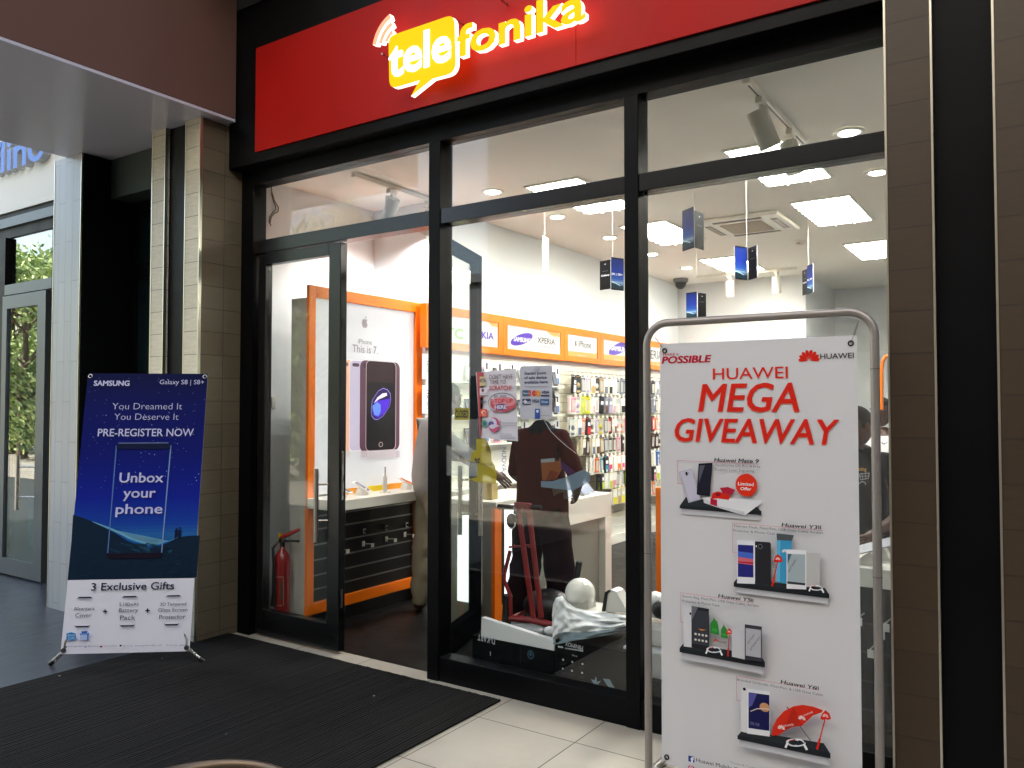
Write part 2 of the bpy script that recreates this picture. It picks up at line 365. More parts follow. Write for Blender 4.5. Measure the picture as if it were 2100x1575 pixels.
# ------------------------------------------------------------------ tiled pillars
LIT_TILE = tiles('lit_wood_tile', '#cdc4ae', (2, 0), (.1605, 50), (.045, -25), .004, '#6a6250', .5, .09, (2, 2, 14), 5, .15)  # pillar tile with the daylight on the front put into its colour
SHADE_SIDE = tiles('shaded_side_tile', '#6a5e4a', (2, 1), (.1605, .2), (.045, -.2), .004, '#3b3322', .5, .09, (2, 2, 14), 5, .09)  # same tile, with the shade of the side face in its colour
GREYT = tiles('grey_plank_wall', '#a8acb0', (2, 0), (.64, .104), (.05, -.75), .004, '#7a7e82', .35, .04, (14, 2, 1.2), 4, .06, .5)
SHADE_TILE = tiles('shaded_wood_tile', '#3a2c1b', (2, 0), (.1605, 50), (.045, -25), .005, '#2c2216', .5, .11, (2, 2, 14), 5, .16)  # same tile again, darkened in colour for the shade at the right
def pillar(label, xs, z1, y0=-.4, side=True, x_end=None, ft=None):
    (a0, a1), (c0, c1) = xs
    t = thing('tiled_pillar', label, 'pillar', ((a0+c1)/2, y0/2, 0))
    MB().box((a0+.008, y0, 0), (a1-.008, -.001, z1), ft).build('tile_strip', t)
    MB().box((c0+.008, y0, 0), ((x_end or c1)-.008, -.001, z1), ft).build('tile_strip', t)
    MB().box((a1, y0+.035, 0), (c0, -.002, z1), BLK).build('recessed_panel', t)
    if side: MB().box((c1-.008, y0+.008, 0), (c1-.001, -.001, z1), SHADE_SIDE).build('side_cladding', t)
    for x, s in ((a0, 1), (a1, -1), (c0, 1), (c1, -1)):
        if x_end and x == c1: continue
        q = MB().box((x, y0-.003, 0), (x+s*.0075, y0+.02, z1), TRIM); q.build('edge_trim', t)
    return t
pillar('beige tiled pillar with a dark vertical slot, between the blue banner and the shop door', ((-5.44, -5.276), (-5.038, -4.867)), 3.618, ft=LIT_TILE)
pillar('dim brown tiled pillar with a wide dark slot, right of the red lettered banner', ((-.527, -.359), (-.165, .3)), 4.9, side=False, x_end=.3, ft=SHADE_TILE)
t = thing('tiled_pillar', 'pale grey plank tiled pillar at far left beside the glass door', 'pillar', (-6.54, -.22, 0))
MB().box((-6.742, -.44, 0), (-6.343, -.001, 3.618), GREYT).build('tile_strip', t)
MB().box((-6.3425, -.43, 0), (-6.335, -.001, 3.618), BLK).build('side_cladding', t)
for x, s in ((-6.75, 1), (-6.335, -1)): MB().box((x, -.443, 0), (x+s*.0075, -.42, 3.618), TRIM).build('edge_trim', t)
# dark closed shopfront between the two left pillars
DGL = mat('dark_tinted_glass', '#16262a', .08, spec=.6)
t = thing('dark_shopfront', 'black closed shopfront recessed between the two left pillars', 'shopfront', (-5.9, 0, 0))
MB().box((-6.335, -.2, 3.30), (-5.44, .08, 3.618), mat('mottled_dark_panel', '#2a332e', .7, var=.35, scale=9)).build('header_panel', t)
q = MB()
for a, c in (((-6.335, -.02, 0), (-6.29, .08, 3.30)), ((-6.29, -.02, 3.23), (-5.44, .08, 3.30)), ((-6.29, -.02, 2.69), (-5.44, .08, 2.78)), ((-6.29, -.02, 0), (-5.44, .08, .12))): q.box(a, c, BLK)
q.build('frame', t)
MB().box((-6.29, .02, 2.78), (-5.44, .03, 3.23), DGL).build('glass_pane', t)
MB().box((-6.29, .02, .12), (-5.44, .03, 2.69), DGL).build('glass_pane', t)
# ------------------------------------------------------------------ neighbouring shop at far left
NW = mat('bright_white_render', '#cfcfcb', .7, var=.015, scale=2)
t = thing('neighbour_shopfront', 'white walled neighbouring shop with grey framed glass door at far left', 'shopfront', (-8.0, 0, 0))
MB().box((-14, .0, 3.53), (-6.76, .12, 7.4), NW).build('upper_wall', t)  # carried up out of view so that it shades the ground in front
MB().box((-14, .02, 3.46), (-6.76, .12, 3.53), BLK).build('header_rail', t)
q = MB(); q.box((-14, -.03, 3.37), (-6.76, .1, 3.46), GREYAL); q.box((-14, .0, 3.27), (-6.76, .1, 3.37), BLK); q.box((-8.64, -.03, 0), (-8.5, .08, 3.27), BLK); q.box((-7.6, -.03, 0), (-6.76, .08, 3.27), BLK)
q.box((-8.5, -.03, 2.70), (-7.6, .08, 2.80), GREYAL); q.box((-14, -.03, 2.70), (-8.64, .08, 2.80), BLK); q.build('frame', t)
MB().box((-8.5, .02, 2.80), (-7.6, .028, 3.27), glass('mirror_glass', (.75, .8, .8), .32)).build('glass_pane', t)
MB().box((-14, .02, 0), (-8.64, .028, 3.27), glass('mirror_glass')).build('glass_pane', t)
d = MB()
for a, c in (((-8.49, -.05, .02), (-8.4, .0, 2.685)), ((-7.81, -.05, .02), (-7.66, .0, 2.685)), ((-8.4, -.05, 2.56), (-7.81, .0, 2.685)), ((-8.4, -.05, .02), (-7.81, .0, .17))): d.box(a, c, GREYAL)
dr = d.build('door', t)
MB().box((-8.4, -.03, .17), (-7.81, -.022, 2.56), glass('door_glass', (.8, .84, .84), .22)).build('glass_pane', dr)
h = MB(); h.cyl((-7.95, -.13, .66), (-7.95, -.13, 1.16), .02, STEEL, 12)
for z in (.78, 1.06): h.cyl((-7.95, -.13, z), (-7.78, -.03, z), .009, STEEL, 8)
h.build('handle', dr)
# blue raised letters on the white wall
BLUE = mat('blue_sign_face', '#2d68c4', .4); LSIDE = mat('letter_return', '#b8bcc0', .5)
def raised(txt, u0, y, z0, wd, h, depth, face, side, bold=.02):
    vs, fs = glyphs(txt, bold); hv, _ = glyphs('H', bold); ch = max(p[1] for p in hv); lo = min(p[0] for p in vs); hi = max(p[0] for p in vs)
    q = MB(); P = [(u0+(p[0]-lo)*wd/(hi-lo), z0+p[1]*h/ch) for p in vs]; k = len(P)
    ec = {}
    for f in fs:
        for i in range(len(f)):
            e = (f[i], f[(i+1) % len(f)]); ec[e] = 1
    # weld coincident outline points so inner edges cancel
    key = lambda i: (round(P[i][0], 5), round(P[i][1], 5))
    dirs = {}
    for (a_, c_) in ec: dirs[(key(a_), key(c_))] = (a_, c_)
    side_f = [(a_, c_) for (ka, kc), (a_, c_) in dirs.items() if (kc, ka) not in dirs]
    F_ = [Vector((p[0], y-depth, p[1])) for p in P]; B_ = [Vector((p[0], y, p[1])) for p in P]
    q.add(F_, fs, face)
    q.add(F_+B_, [(a_, k+a_, k+c_, c_) for a_, c_ in side_f], side)
    return q
t = tag(raised('flino', -8.72, 0, 3.915, 1.02, .30, .07, BLUE, LSIDE, .02).build('raised_letters'), 'blue raised lettering on the white wall at far left', 'sign')
# dim inside of the neighbouring shop
slab('neighbour_wall', (-12, 3.6, 0), (-6.76, 3.7, 4), mat('neighbour_wall_tile', '#99a1a3', .6), 'grey panelled wall inside the neighbouring shop')
slab('neighbour_wall', (-12.1, .13, 0), (-12.0, 3.7, 4), mat('neighbour_wall_tile'), 'unseen grey end wall added to keep sun out of the neighbouring shop')  # added to block sun entering the open end
slab('neighbour_ceiling', (-12, .13, 3.5), (-6.76, 3.7, 3.6), mat('dim_ceiling', '#6a6d70', .8), '', st=True)
slab('neighbour_floor', (-12, .12, -.1), (-6.76, 3.7, 0), mat('neighbour_floor_tile', '#77777a', .5, var=.05), '', st=True)
t = thing('shop_counter', 'teal fronted counter with white top behind the far left glass door', 'counter', (-8.9, 1.1, 0))
MB().box((-9.6, .75, .05), (-8.35, 1.4, .62), mat('teal_panel', '#1f7f98', .5)).build('front', t)
MB().box((-9.7, .7, .9), (-8.3, 1.45, .98), WHITE).build('worktop', t)
MB().box((-9.6, .78, .62), (-8.35, 1.38, .9), mat('taupe_panel', '#857c78', .6)).build('apron', t)
t = thing('cardboard_box', 'pale box with a grey fruit mark on the counter behind the left glass door', 'box', (-8.8, 1.15, .98))
MB().box((-9.0, 1.0, .98), (-8.62, 1.3, 1.42), PAPERW).build('carton', t)
F = Flat((-9.0, 1.0, .98), (1, 0, 0), (0, 0, 1)); F.rectuv(.1, .14, .22, .3, mat('print_grey', '#777a80', .6)); F.build('printed_mark', t)
t = thing('desk_speaker', 'dark grey speaker on the pale box behind the left glass door', 'speaker', (-8.85, 1.2, 1.42))
MB().box((-9.02, 1.05, 1.42), (-8.72, 1.3, 1.74), mat('slate_plastic', '#4b5864', .5), .02).build('cabinet', t)
MB().cyl((-8.87, 1.049, 1.56), (-8.87, 1.03, 1.56), .09, BLACKP).build('driver', t)
# ------------------------------------------------------------------ the shopfront
SF = thing('shopfront', 'black aluminium shopfront with a glass entrance under the red sign', 'shopfront', (-2.7, 0, 0))
fr = MB()
fr.box((-4.865, -.055, 0), (-4.737, .06, 3.35), BLK); fr.box((-4.737, -.055, 3.203), (-.4, .06, 3.35), BLK); fr.box((-.57, -.055, 0), (-.43, .06, 3.203), BLK)
fr.build('frame', SF)
XB, XC1 = atY(877, 900, -.06).x, atY(1281.5, 900, -.06).x
for a, c in ((XB, -3.019), (XC1, -1.730)): MB().box((a, -.06, 0), (c, .065, 3.203), BLK, .004).build('mullion', SF)
for a, c in ((-4.737, XB), (-3.019, XC1), (-1.730, -.57)):
    MB().box((a, -.052, 2.702), (c, .055, 2.793), SATIN, .003).build('transom', SF)
    MB().box((a, -.004, 2.809), (c, .004, 3.203), GLASS).build('glass_pane', SF)
for a, c in ((-3.019, XC1), (-1.730, -.57)):
    MB().box((a, -.052, 0), (c, .055, .14), BLK, .003).build('bottom_rail', SF)
    MB().box((a, -.004, .14), (c, .004, 2.709), GLASS).build('glass_pane', SF)
def leaf(name_label, x0, x1, M, fm=BLK, gl=None):
    d = MB(); zt, zb = 2.695, .02
    for a, c in (((x0, -.03, zb), (x0+.075, .03, zt)), ((x1-.11, -.03, zb), (x1, .03, zt)), ((x0+.075, -.03, zt-.075), (x1-.11, .03, zt)), ((x0+.075, -.03, zb), (x1-.11, .03, zb+.17))): d.box(a, c, fm, .003, M)
    o = d.build('door', SF, part_label=name_label)
    MB().box((x0+.075, -.004, zb+.17), (x1-.11, .004, zt-.075), gl or GLASS, 0, M).build('glass_pane', o)
    xh = x1-.165
    for s in (-1, 1):
        h = MB(); h.cyl((xh, s*.075, .72), (xh, s*.075, 1.20), .0165, STEEL, 14, M=M)
        for z in (.86, 1.1): h.cyl((xh, s*.075, z), (x1-.1, s*.02, z), .008, STEEL, 8, M=M)
        h.build('handle', o)
    MB().box((x1, -.009, 1.0), (x1+.002, .009, 1.32), STEEL, 0, M).build('lock_plate', o); MB().box((x1, -.009, .3), (x1+.002, .009, .42), STEEL, 0, M).build('lock_plate', o)
    return o
leaf('closed left door leaf', -4.70, -3.878, Matrix.Identity(4), SATIN)
# right leaf swung into the shop about its hinge at the mullion
ang = R(108); Mh = Matrix.Translation((-3.165, .07, 0)) @ Matrix.Rotation(ang, 4, 'Z') @ Matrix.Rotation(0, 4, 'Z')
leaf('right door leaf swung open into the shop', .0, .86, Mh, mat('matt_black_aluminium', '#08080a', .6, spec=.0), glass('green_leaf_glass', (.93, .98, .95), .0))
# ------------------------------------------------------------------ red fascia sign
SG = thing('sign_fascia', 'red shop sign board with glowing yellow lettering above the shopfront', 'shop sign', (-2.6, -.1, 3.3))
MB().box((-4.865, -.17, 3.303), (-.40, -.056, 4.42), BLK, .004).build('sign_box', SG)
REDP = mat('red_sign_panel', '#a10d07', .5, var=.1, scale=1.4, spec=.2)
q = MB(); q.box((-4.56, -.185, 3.372), (-2.02, -.171, 4.10), REDP); q.box((-2.017, -.185, 3.372), (-.405, -.171, 4.10), REDP)
q.build('red_panel', SG)
YEL = mat('yellow_lit_acrylic', '#a86a00', .5, spec=.1, emit=.19, ecol=(1, .6, .0)); WLIT = mat('white_lit_acrylic', '#ffffff', .3, emit=.6, ecol=(1, .97, .9))
SLIT = mat('white_lit_return', '#ffffff', .4, emit=.42, ecol=(1, .84, .72)); PNK = mat('pink_lit_face', '#ff8a66', .4, emit=.2, ecol=(1, .32, .18))
YF = -.30; YB = -.266                     # face and back of the raised letters (they stand off the board)
def fp(x, y): p = atY(x, y, YF); return (p.x, p.z)
def outline_round(pts, rad, n=6):
    o = []; k = len(pts)
    for i in range(k):
        p = Vector(pts[i]); a = Vector(pts[i-1])-p; c = Vector(pts[(i+1) % k])-p; r = rad[i]
        if r <= 0: o.append(tuple(p)); continue
        A = p+a.normalized()*min(r, a.length*.49); Cc = p+c.normalized()*min(r, c.length*.49)
        for j in range(n+1): t = j/n; o.append(tuple(A*(1-t)**2+p*2*t*(1-t)+Cc*t*t))
    return o
z5 = zoom(700, 0, 3.5)
bub = [fp(*z5(*p)) for p in ((338, 262), (812, 100), (825, 520), (655, 565), (500, 690), (560, 578), (345, 640))]
bub = outline_round(bub, (.045, .06, .07, 0, 0, 0, .06))
q = MB(); k = len(bub)
A = [Vector((x, YF, z)) for x, z in bub]; B_ = [Vector((x, YB, z)) for x, z in bub]
if sum(bub[i][0]*bub[(i+1) % k][1]-bub[(i+1) % k][0]*bub[i][1] for i in range(k)) < 0: A.reverse(); B_.reverse()
q.add(A, [list(range(k))], YEL); q.add(A+B_, [(i, k+i, k+(i+1) % k, (i+1) % k) for i in range(k)], SLIT)
q.build('speech_bubble', SG)
def span(x0, yb, x1, yt):
    a = fp(*z5(x0, yb)); c = fp(*z5(x1, yb-(x1-x0)*.30)); h = fp(*z5(x0, yt))
    return a[0], a[1], c[0]-a[0], h[1]-a[1]
u0, v0 = fp(*z5(345, 550)); u1 = fp(*z5(790, 430))[0]; vt = fp(*z5(590, 222))[1]; vb = fp(*z5(610, 478))[1]
raised('tele', u0, YF-.001, vb, u1-u0, (vt-vb)*.98, .006, WLIT, WLIT, .018).build('white_lettering', SG)
u0 = fp(*z5(828, 405))[0]; u1 = fp(*z5(1752, 130))[0]; vb = fp(*z5(860, 400))[1]; vb2 = fp(*z5(1680, 150))[1]; vt = fp(*z5(1440, -25))[1]
raised('fonika', u0, YB, (vb+vb2)/2, u1-u0, (vt-(vb+vb2)/2)*.93, YB-YF, YEL, SLIT, .022).build('yellow_lettering', SG)
# three radio-wave arcs
for a0, a1, r, wd in (((238, 322), (352, 116), .35, 15), ((280, 312), (362, 168), .3, 14), ((322, 298), (368, 228), .25, 13)):
    p0, p1 = Vector(fp(*z5(*a0))), Vector(fp(*z5(*a1))); mid = (p0+p1)/2+Vector((-(p1-p0).y, (p1-p0).x))*r*.75
    pts = [p0*(1-t)**2+mid*2*t*(1-t)+p1*t*t for t in [i/10 for i in range(11)]]
    w_ = wd*.0011*2; L_ = []; R_ = []
    for i, p in enumerate(pts):
        t = (pts[min(i+1, 10)]-pts[max(i-1, 0)]).normalized(); nn = Vector((-t.y, t.x)); L_.append(p+nn*w_/2); R_.append(p-nn*w_/2)
    P = L_+R_[::-1]
    MB().prism([Vector((p.x, YB, p.y)) for p in P], (0, -1, 0), YB-YF, PNK, SLIT).build('wave_arc', SG)
for x in (-3.3, -3.05, -2.75, -2.45, -2.2): MB().cyl((x, YB, 3.72+.11*(x+3.3)), (x, -.186, 3.72+.11*(x+3.3)), .006, STEEL, 8).build('standoff', SG)

# ------------------------------------------------------------------ interior lamps
PANEL = mat('lit_light_panel', '#fff6dc', .5, emit=9.6, ecol=(1, .985, .95)); WMET = mat('white_metal', '#e4e0d4', .45)
CZ = 3.35
rows = ((1.50, 2.56), (3.17, 4.22), (5.25, 6.31)); words = ('nearest the glass', 'in the middle row', 'in the far row')
for ci, (x0, x1) in enumerate(((-3.44, -2.95), (-1.84, -1.345))):
    for ri, (y0, y1) in enumerate(rows):
        t = thing('ceiling_panel_light', f'lit rectangular ceiling panel light {words[ri]}, {("left", "right")[ci]} of the air conditioner line', 'ceiling light', ((x0+x1)/2, (y0+y1)/2, CZ-.02), 'rectangular ceiling panel lights')
        f = MB()
        for a, c in (((x0, y0), (x0+.02, y1)), ((x1-.02, y0), (x1, y1)), ((x0+.02, y0), (x1-.02, y0+.02)), ((x0+.02, y1-.02), (x1-.02, y1))): f.box((*a, CZ-.012), (*c, CZ+.003), WMET)
        f.build('frame', t)
        MB().box((x0+.02, y0+.02, CZ-.006), (x1-.02, y1-.02, CZ+.002), PANEL).build('diffuser', t)
        l = MB()
        for k in (1, 2): xx = x0+(x1-x0)*k/3; l.box((xx-.004, y0+.02, CZ-.03), (xx+.004, y1-.02, CZ-.0065), WMET)
        for k in range(1, 9): yy = y0+(y1-y0)*k/9; l.box((x0+.022, yy-.002, CZ-.028), (x1-.022, yy+.002, CZ-.0065), WMET)
        l.build('louvre', t)
DL = mat('lit_downlight', '#ffffff', .5, emit=8, ecol=(1, .97, .93))
proto = None
for i, (x, y, s) in enumerate(((-3.725, 1.485, 'directly behind the middle transom, nearest the glass'), (-3.725, 2.50, 'second from the glass in the long row'), (-3.735, 3.57, 'third from the glass in the long row'), (-3.745, 4.63, 'fourth from the glass in the long row'), (-3.75, 5.69, 'farthest of the long row'),
        (-1.045, 1.595, 'above the crossbar by the brown pillar'), (-1.53, 2.14, 'half hidden by the crossbar above the hanging cards'), (-1.05, 2.63, 'below the crossbar by the brown pillar'))):
    lab = 'round white downlight in the shop ceiling, '+s
    if proto is None:
        t = proto = thing('downlight', lab, 'ceiling light', (x, y, CZ), 'round ceiling downlights')
        MB().lathe([(.055, .0), (.055, -.008), (.085, -.010), (.095, -.002), (.095, .003)], WMET, (x, y, CZ), 28).build('trim_ring', t)
        MB().cyl((x, y, CZ-.005), (x, y, CZ-.012), .0545, DL, 24).build('lens', t)
    else: copy_tree(proto, None, (x, y, CZ), lab)
# spot tracks
def spot(t, p, d, r=.055, L=.2, lit=False):
    p = Vector(p); d = Vector(d).normalized(); s = MB(); c = p+Vector((0, 0, -.14)); sx = d.cross(Vector((0, 0, 1))).normalized()
    s.box(p+Vector((-.02, -.045, -.035)), p+Vector((.02, .045, 0)), WMET, .004)
    o = s.build('spot_head', t)
    y_ = MB(); y_.tube([p+Vector((0, 0, -.035)), p+Vector((0, 0, -.055))], .012, WMET)
    for k in (-1, 1): y_.tube([p+Vector((0, 0, -.055)), p+sx*k*.05+Vector((0, 0, -.06)), c+sx*k*.05+d*.03], .006, WMET, 6)
    y_.build('yoke', o)
    h = MB(); h.tube([c-d*L*.35, c-d*L*.33, c+d*L*.6, c+d*L*.65], [r*.85, r*.92, r, r*.97], mat('spot_body', '#c9c8bd', .5), 22)
    ld = bpy.data.lights.new('spot_bulb', 'SPOT'); ld.energy = 9.5; ld.spot_size = R(115); ld.spot_blend = .6; ld.shadow_soft_size = .04; ld.color = (1, .99, .98)
    lo = bpy.data.objects.new('spot_bulb', ld); C.objects.link(lo); lo.parent = o; lo.location = c+d*L*.75-WL[o.name]; lo.rotation_euler = (-d).to_track_quat('Z', 'Y').to_euler()
    h.cyl(c+d*L*.651, c+d*L*.655, r*.85, DL if lit else mat('dark_lens', '#d8d4c8', .2), 20); h.build('lamp_barrel', o)
t = thing('track_light', 'white spot track on the ceiling behind the left transom light', 'track light', (-4.28, .95, CZ))
MB().box((-4.30, .48, CZ-.035), (-4.26, 1.75, CZ), WMET, .003).build('rail', t)
spot(t, (-4.28, .90, CZ-.035), (-.5, .1, -.85)); spot(t, (-4.28, 1.36, CZ-.035), (-.4, .2, -.9))
t = thing('track_light', 'white spot track with a lit lamp behind the upper right window', 'track light', (-1.32, .9, CZ))
MB().box((-1.34, .40, CZ-.03), (-1.30, 1.6, CZ), WMET, .003).build('rail', t); MB().box((-1.325, .44, CZ-.0305), (-1.315, 1.58, CZ-.0298), BLACKP).build('slot', t)
spot(t, (-1.32, .66, CZ-.03), (.25, .35, -.85), .06, .22, True); spot(t, (-1.32, 1.27, CZ-.03), (.2, .1, -.9), .06, .2)
t = thing('track_light', 'distant cream spot track hanging near the rear wall', 'track light', (-3.3, 6.4, CZ))
MB().box((-3.9, 6.38, CZ-.035), (-2.6, 6.42, CZ), WMET).build('rail', t)
spot(t, (-3.45, 6.4, CZ-.035), (0, .1, -1)); spot(t, (-2.85, 6.4, CZ-.035), (0, .1, -1))
# cassette air conditioner, smoke detector, dome camera
x0, x1, y0, y1 = -2.76, -1.99, 3.36, 4.14
t = thing('ceiling_air_conditioner', 'square white cassette air conditioner in the shop ceiling', 'air conditioner', ((x0+x1)/2, (y0+y1)/2, CZ))
MB().box((x0, y0, CZ-.035), (x1, y1, CZ+.002), WMET, .015).build('panel', t)
g = MB()
for k in range(9): g.box((x0+.19, y0+.18+k*.049, CZ-.046), (x1-.19, y0+.205+k*.049, CZ-.034), mat('vent_beige', '#b8ad98', .6))
g.build('intake_grille', t)
for a, c in (((x0+.16, y0+.05), (x1-.16, y0+.11)), ((x0+.16, y1-.11), (x1-.16, y1-.05)), ((x0+.05, y0+.16), (x0+.11, y1-.16)), ((x1-.11, y0+.16), (x1-.05, y1-.16))):
    MB().box((*a, CZ-.0365), (*c, CZ-.034), BLACKP).build('outlet_slot', t)
    MB().box((a[0]+.004, a[1]+.02, CZ-.041), (c[0]-.004, c[1]-.02, CZ-.0367), mat('vane', '#8a8070', .5)).build('outlet_vane', t)
t = thing('smoke_detector', 'small white smoke detector on the ceiling between the lit panels', 'smoke detector', (*atZ(1640, 495, CZ).xy, CZ))
c = WL[t.name]; MB().lathe([(0, -.04), (.035, -.04), (.05, -.025), (.06, 0)], WMET, c, 20).build('casing', t); MB().box(c+Vector((-.02, -.052, -.03)), c+Vector((.02, -.048, -.022)), BLACKP).build('slot', t)
c = atZ(1396, 572, CZ); t = thing('dome_camera', 'dark dome security camera high in the rear corner', 'security camera', c)
MB().lathe([(.0, -.05), (.09, -.05), (.1, -.03), (.1, 0)], mat('camera_grey', '#6a6a68', .5), c, 20).build('mount', t); MB().sph(c+Vector((0, 0, -.06)), (.075, .075, .08), BLACKP).build('dome', t)
# loose wire and wall devices at the left wall
WIRE = mat('brown_wire', '#5a4a30', .6)
t = MB(); t.tube([atX(*p, -4.985) for p in ((548, 378), (557, 384), (557, 398), (560, 410), (565, 422), (566, 430), (560, 435), (553, 445), (552, 455), (556, 463))], .004, WIRE, 6)
t.tube([atX(*p, -4.99) for p in ((556, 382), (558, 395), (563, 412), (571, 425), (570, 434), (562, 438), (556, 446), (554, 458))], .004, WIRE, 6)
tag(t.build('loose_wire'), 'loose brown wires dangling from the ceiling at the left wall', 'wire')
t = thing('wall_thermostat', 'white boxed switch on the wall above the fire extinguisher', 'thermostat', atX(555, 838, -5)); MB().box(atX(546, 838, -5), atX(566, 812, -4.965), WHITE, .006).build('casing', t)
c = atX(549, 825, -4.97); MB().box((-4.972, c.y-.0, c.z-.04), (-4.962, c.y+.035, c.z+.04), mat('grey_plate', '#70726e', .5)).build('faceplate', t)
tag(MB().box(atX(543, 642, -5), atX(552, 608, -4.97), mat('grey_box', '#9b9a94', .5), .006).build('wall_sensor'), 'small grey sensor box high on the left wall', 'sensor')
# ------------------------------------------------------------------ phone poster unit at the left wall
U = thing('display_unit', 'orange framed display unit with a backlit phone poster over a white counter', 'display unit', (-4.4, .8, 0))
XU = -4.43; YA, YZ_ = .2, 1.44
fr = MB()
for a, c in (((XU-.028, YA, .12), (XU, YA+.065, 2.49)), ((XU-.1, YZ_-.07, .12), (XU, YZ_+.015, 2.49)), ((XU-.1, YA+.0655, 2.405), (XU, YZ_-.07, 2.49)), ((XU-.1, YA+.0655, .12), (XU, YZ_-.07, .20))): fr.box(a, c, ORANGE, .003)
fr.build('frame', U)
MB().box((-4.62, YA+.003, .0), (XU-.1, YZ_, 2.40), mat('grey_carcass', '#b5b2a8', .6, var=.04)).build('end_panel', U)
MB().box((XU-.0995, YA+.003, .12), (XU-.0285, YA+.06, 2.40), mat('grey_carcass')).build('end_panel', U)
MB().box((-4.6, YA+.06, 0), (XU-.08, YZ_, .118), BLACKP).build('toe_kick', U)
LITW = mat('backlit_print_white', '#b4b6ba', .35, emit=.07, ecol=(.95, .97, 1))
PX = XU-.025
po = MB().box((PX-.02, YA+.065, .97), (PX, YZ_-.07, 2.405), LITW).build('poster', U)
def LP(h, e=.75): return mat('backlit_'+h.strip('#'), h, .35, emit=e*.07)
F = Flat((PX, .8, 0), (0, 1, 0), (0, 0, 1)); F.z = zoom(530, 680, 4.2564)
pgr = LP('#6f6a70'); apple(F, 927, -68, 58, LP('#8f878e'), 1.0)
F.text('iPhone', 867, 104, 988, 62, pgr, 0); F.text('This is 7.', 818, 178, 1040, 112, pgr, 0)
def phone(x0, y0, x1, y1, col, r=.16, edge=None):
    F.rect(x0, y0, x1, y1, LP(edge or '#e9e2e2'), r); F.rect(x0+4, y0+4, x1-4, y1-4, LP(col), r)
phone(690, 238, 850, 1040, '#dfae92'); F.rect(720, 266, 782, 302, LP('#6d4a44'), .48)
phone(792, 245, 960, 1036, '#b3aec6'); F.rect(816, 274, 876, 308, LP('#4a3a4a'), .48)
phone(884, 248, 1226, 1030, '#5a3b4c', .12, '#3a2530'); F.rect(908, 275, 940, 320, LP('#3a2633'), .48)
phone(934, 250, 1194, 1030, '#4b343e', .12, '#b9aab0'); F.rect(941, 255, 1186, 1025, LP('#191317'), .1)
F.rect(948, 258, 1176, 480, LP('#2e1e24'), .1); F.rect(948, 440, 1176, 1022, LP('#151216'), .08)
z_ = F.z
blob = [(1082, 492), (1120, 505), (1145, 540), (1150, 590), (1140, 650), (1112, 695), (1080, 740), (1035, 770), (1005, 768), (982, 740), (976, 690), (980, 640), (985, 600), (1010, 560), (1040, 515)]
def sc(pts, k, cx=1063, cy_=632): return [(cx+(p[0]-cx)*k, cy_+(p[1]-cy_)*k) for p in pts]
F.poly(blob, LP('#9a86e8')); F.poly(sc(blob, .96), LP('#1c0f4a')); F.poly([(1112, 590), (1143, 585), (1128, 655), (1090, 715), (1040, 752), (1000, 735), (985, 690), (988, 650), (1020, 610), (1060, 600)], LP('#4a22c8'))
F.poly([(985, 650), (1030, 615), (1060, 640), (1060, 700), (1040, 735), (1005, 728)], LP('#5d86ea')); F.poly([(1000, 625), (1030, 575), (1075, 540), (1112, 535), (1115, 558), (1080, 575), (1045, 590)], LP('#eadcff'))
F.ell(1060, 985, 18, 22, LP('#b9a6ac')); F.ell(1060, 985, 13, 17, LP('#191317'))
for x0, x1, h in ((690, 790, '#c2bab8'), (884, 940, '#b0a6ae'), (940, 1190, '#b8b1b8'), (1190, 1222, '#aea4ac')): F.rect(x0, 1042, x1, 1095, LP(h, .9))
F.build('artwork', po)
# counter with phones
MB().box((-4.45, YA, .885), (-4.12, YZ_+.02, .957), WHITE, .003).build('counter_top', U)
sw = MB(); sw.box((XU-.09, YA+.065, .20), (XU-.03, YZ_-.07, .88), mat('black_slat_board', '#0c0c0e', .35))
GRV = mat('slat_groove', '#8a8a8c', .35, .9)
for z in (.29, .39, .50, .61, .72, .815): sw.box((XU-.032, YA+.065, z-.006), (XU-.0275, YZ_-.07, z+.006), GRV)
sw.build('slat_board', U)
# cable brackets hooked into the slats
for i, (px, py, k) in enumerate(((704, 1098, 0), (747, 1089, 0), (792, 1082, 0), (834, 1076, 0), (694, 1127, 1), (745, 1115, 1), (792, 1105, 1), (830, 1096, 1))):
    p = atX(px, py, XU-.02); q = MB(); mtl = WHITE if k else mat('clear_bracket', '#b9bcb8', .2)
    q.box(p+Vector((0, -.014, -.02)), p+Vector((.006, .014, .02)), mtl, .002)
    if k: q.tube([p, p+Vector((.10, -.01, .01))], .004, mtl, 6); q.box(p+Vector((.10, -.02, -.016)), p+Vector((.104, .012, .012)), WHITE)
    else: q.box(p+Vector((.006, -.005, -.01)), p+Vector((.02, .005, .01)), BLACKP)
    q.build('slat_hook', U)
# display phones on their stands
SCR = mat('phone_screen', '#6d7078', .12); WPL = mat('white_phone_plastic', '#ebe9e4', .3)
def show_phone(px, py, label, stand='round', ang=28, w_=.075, L=.15, scr=SCR):
    c = atX(px, py, -4.28); t = thing('display_phone', label, 'phone', (c.x, c.y, .957))
    s = MB()
    if stand == 'round': s.lathe([(.0, .052), (.036, .05), (.047, .02), (.05, 0)], WPL, (c.x, c.y, .957), 20)
    else: s.box((c.x-.03, c.y-.02, .957), (c.x+.03, c.y+.02, .985), WPL, .008)
    s.build('stand', t)
    M = Matrix.Translation((c.x-.0, c.y, 1.012)) @ Matrix.Rotation(R(25), 4, 'Z') @ Matrix.Rotation(R(ang), 4, 'Y')
    h = MB().box((-L/2, -w_/2, 0), (L/2, w_/2, .009), WPL, .003, M).build('handset', t)
    MB().box((-L/2+.012, -w_/2+.005, .0092), (L/2-.014, w_/2-.005, .0098), scr, 0, M).build('screen', h); return t
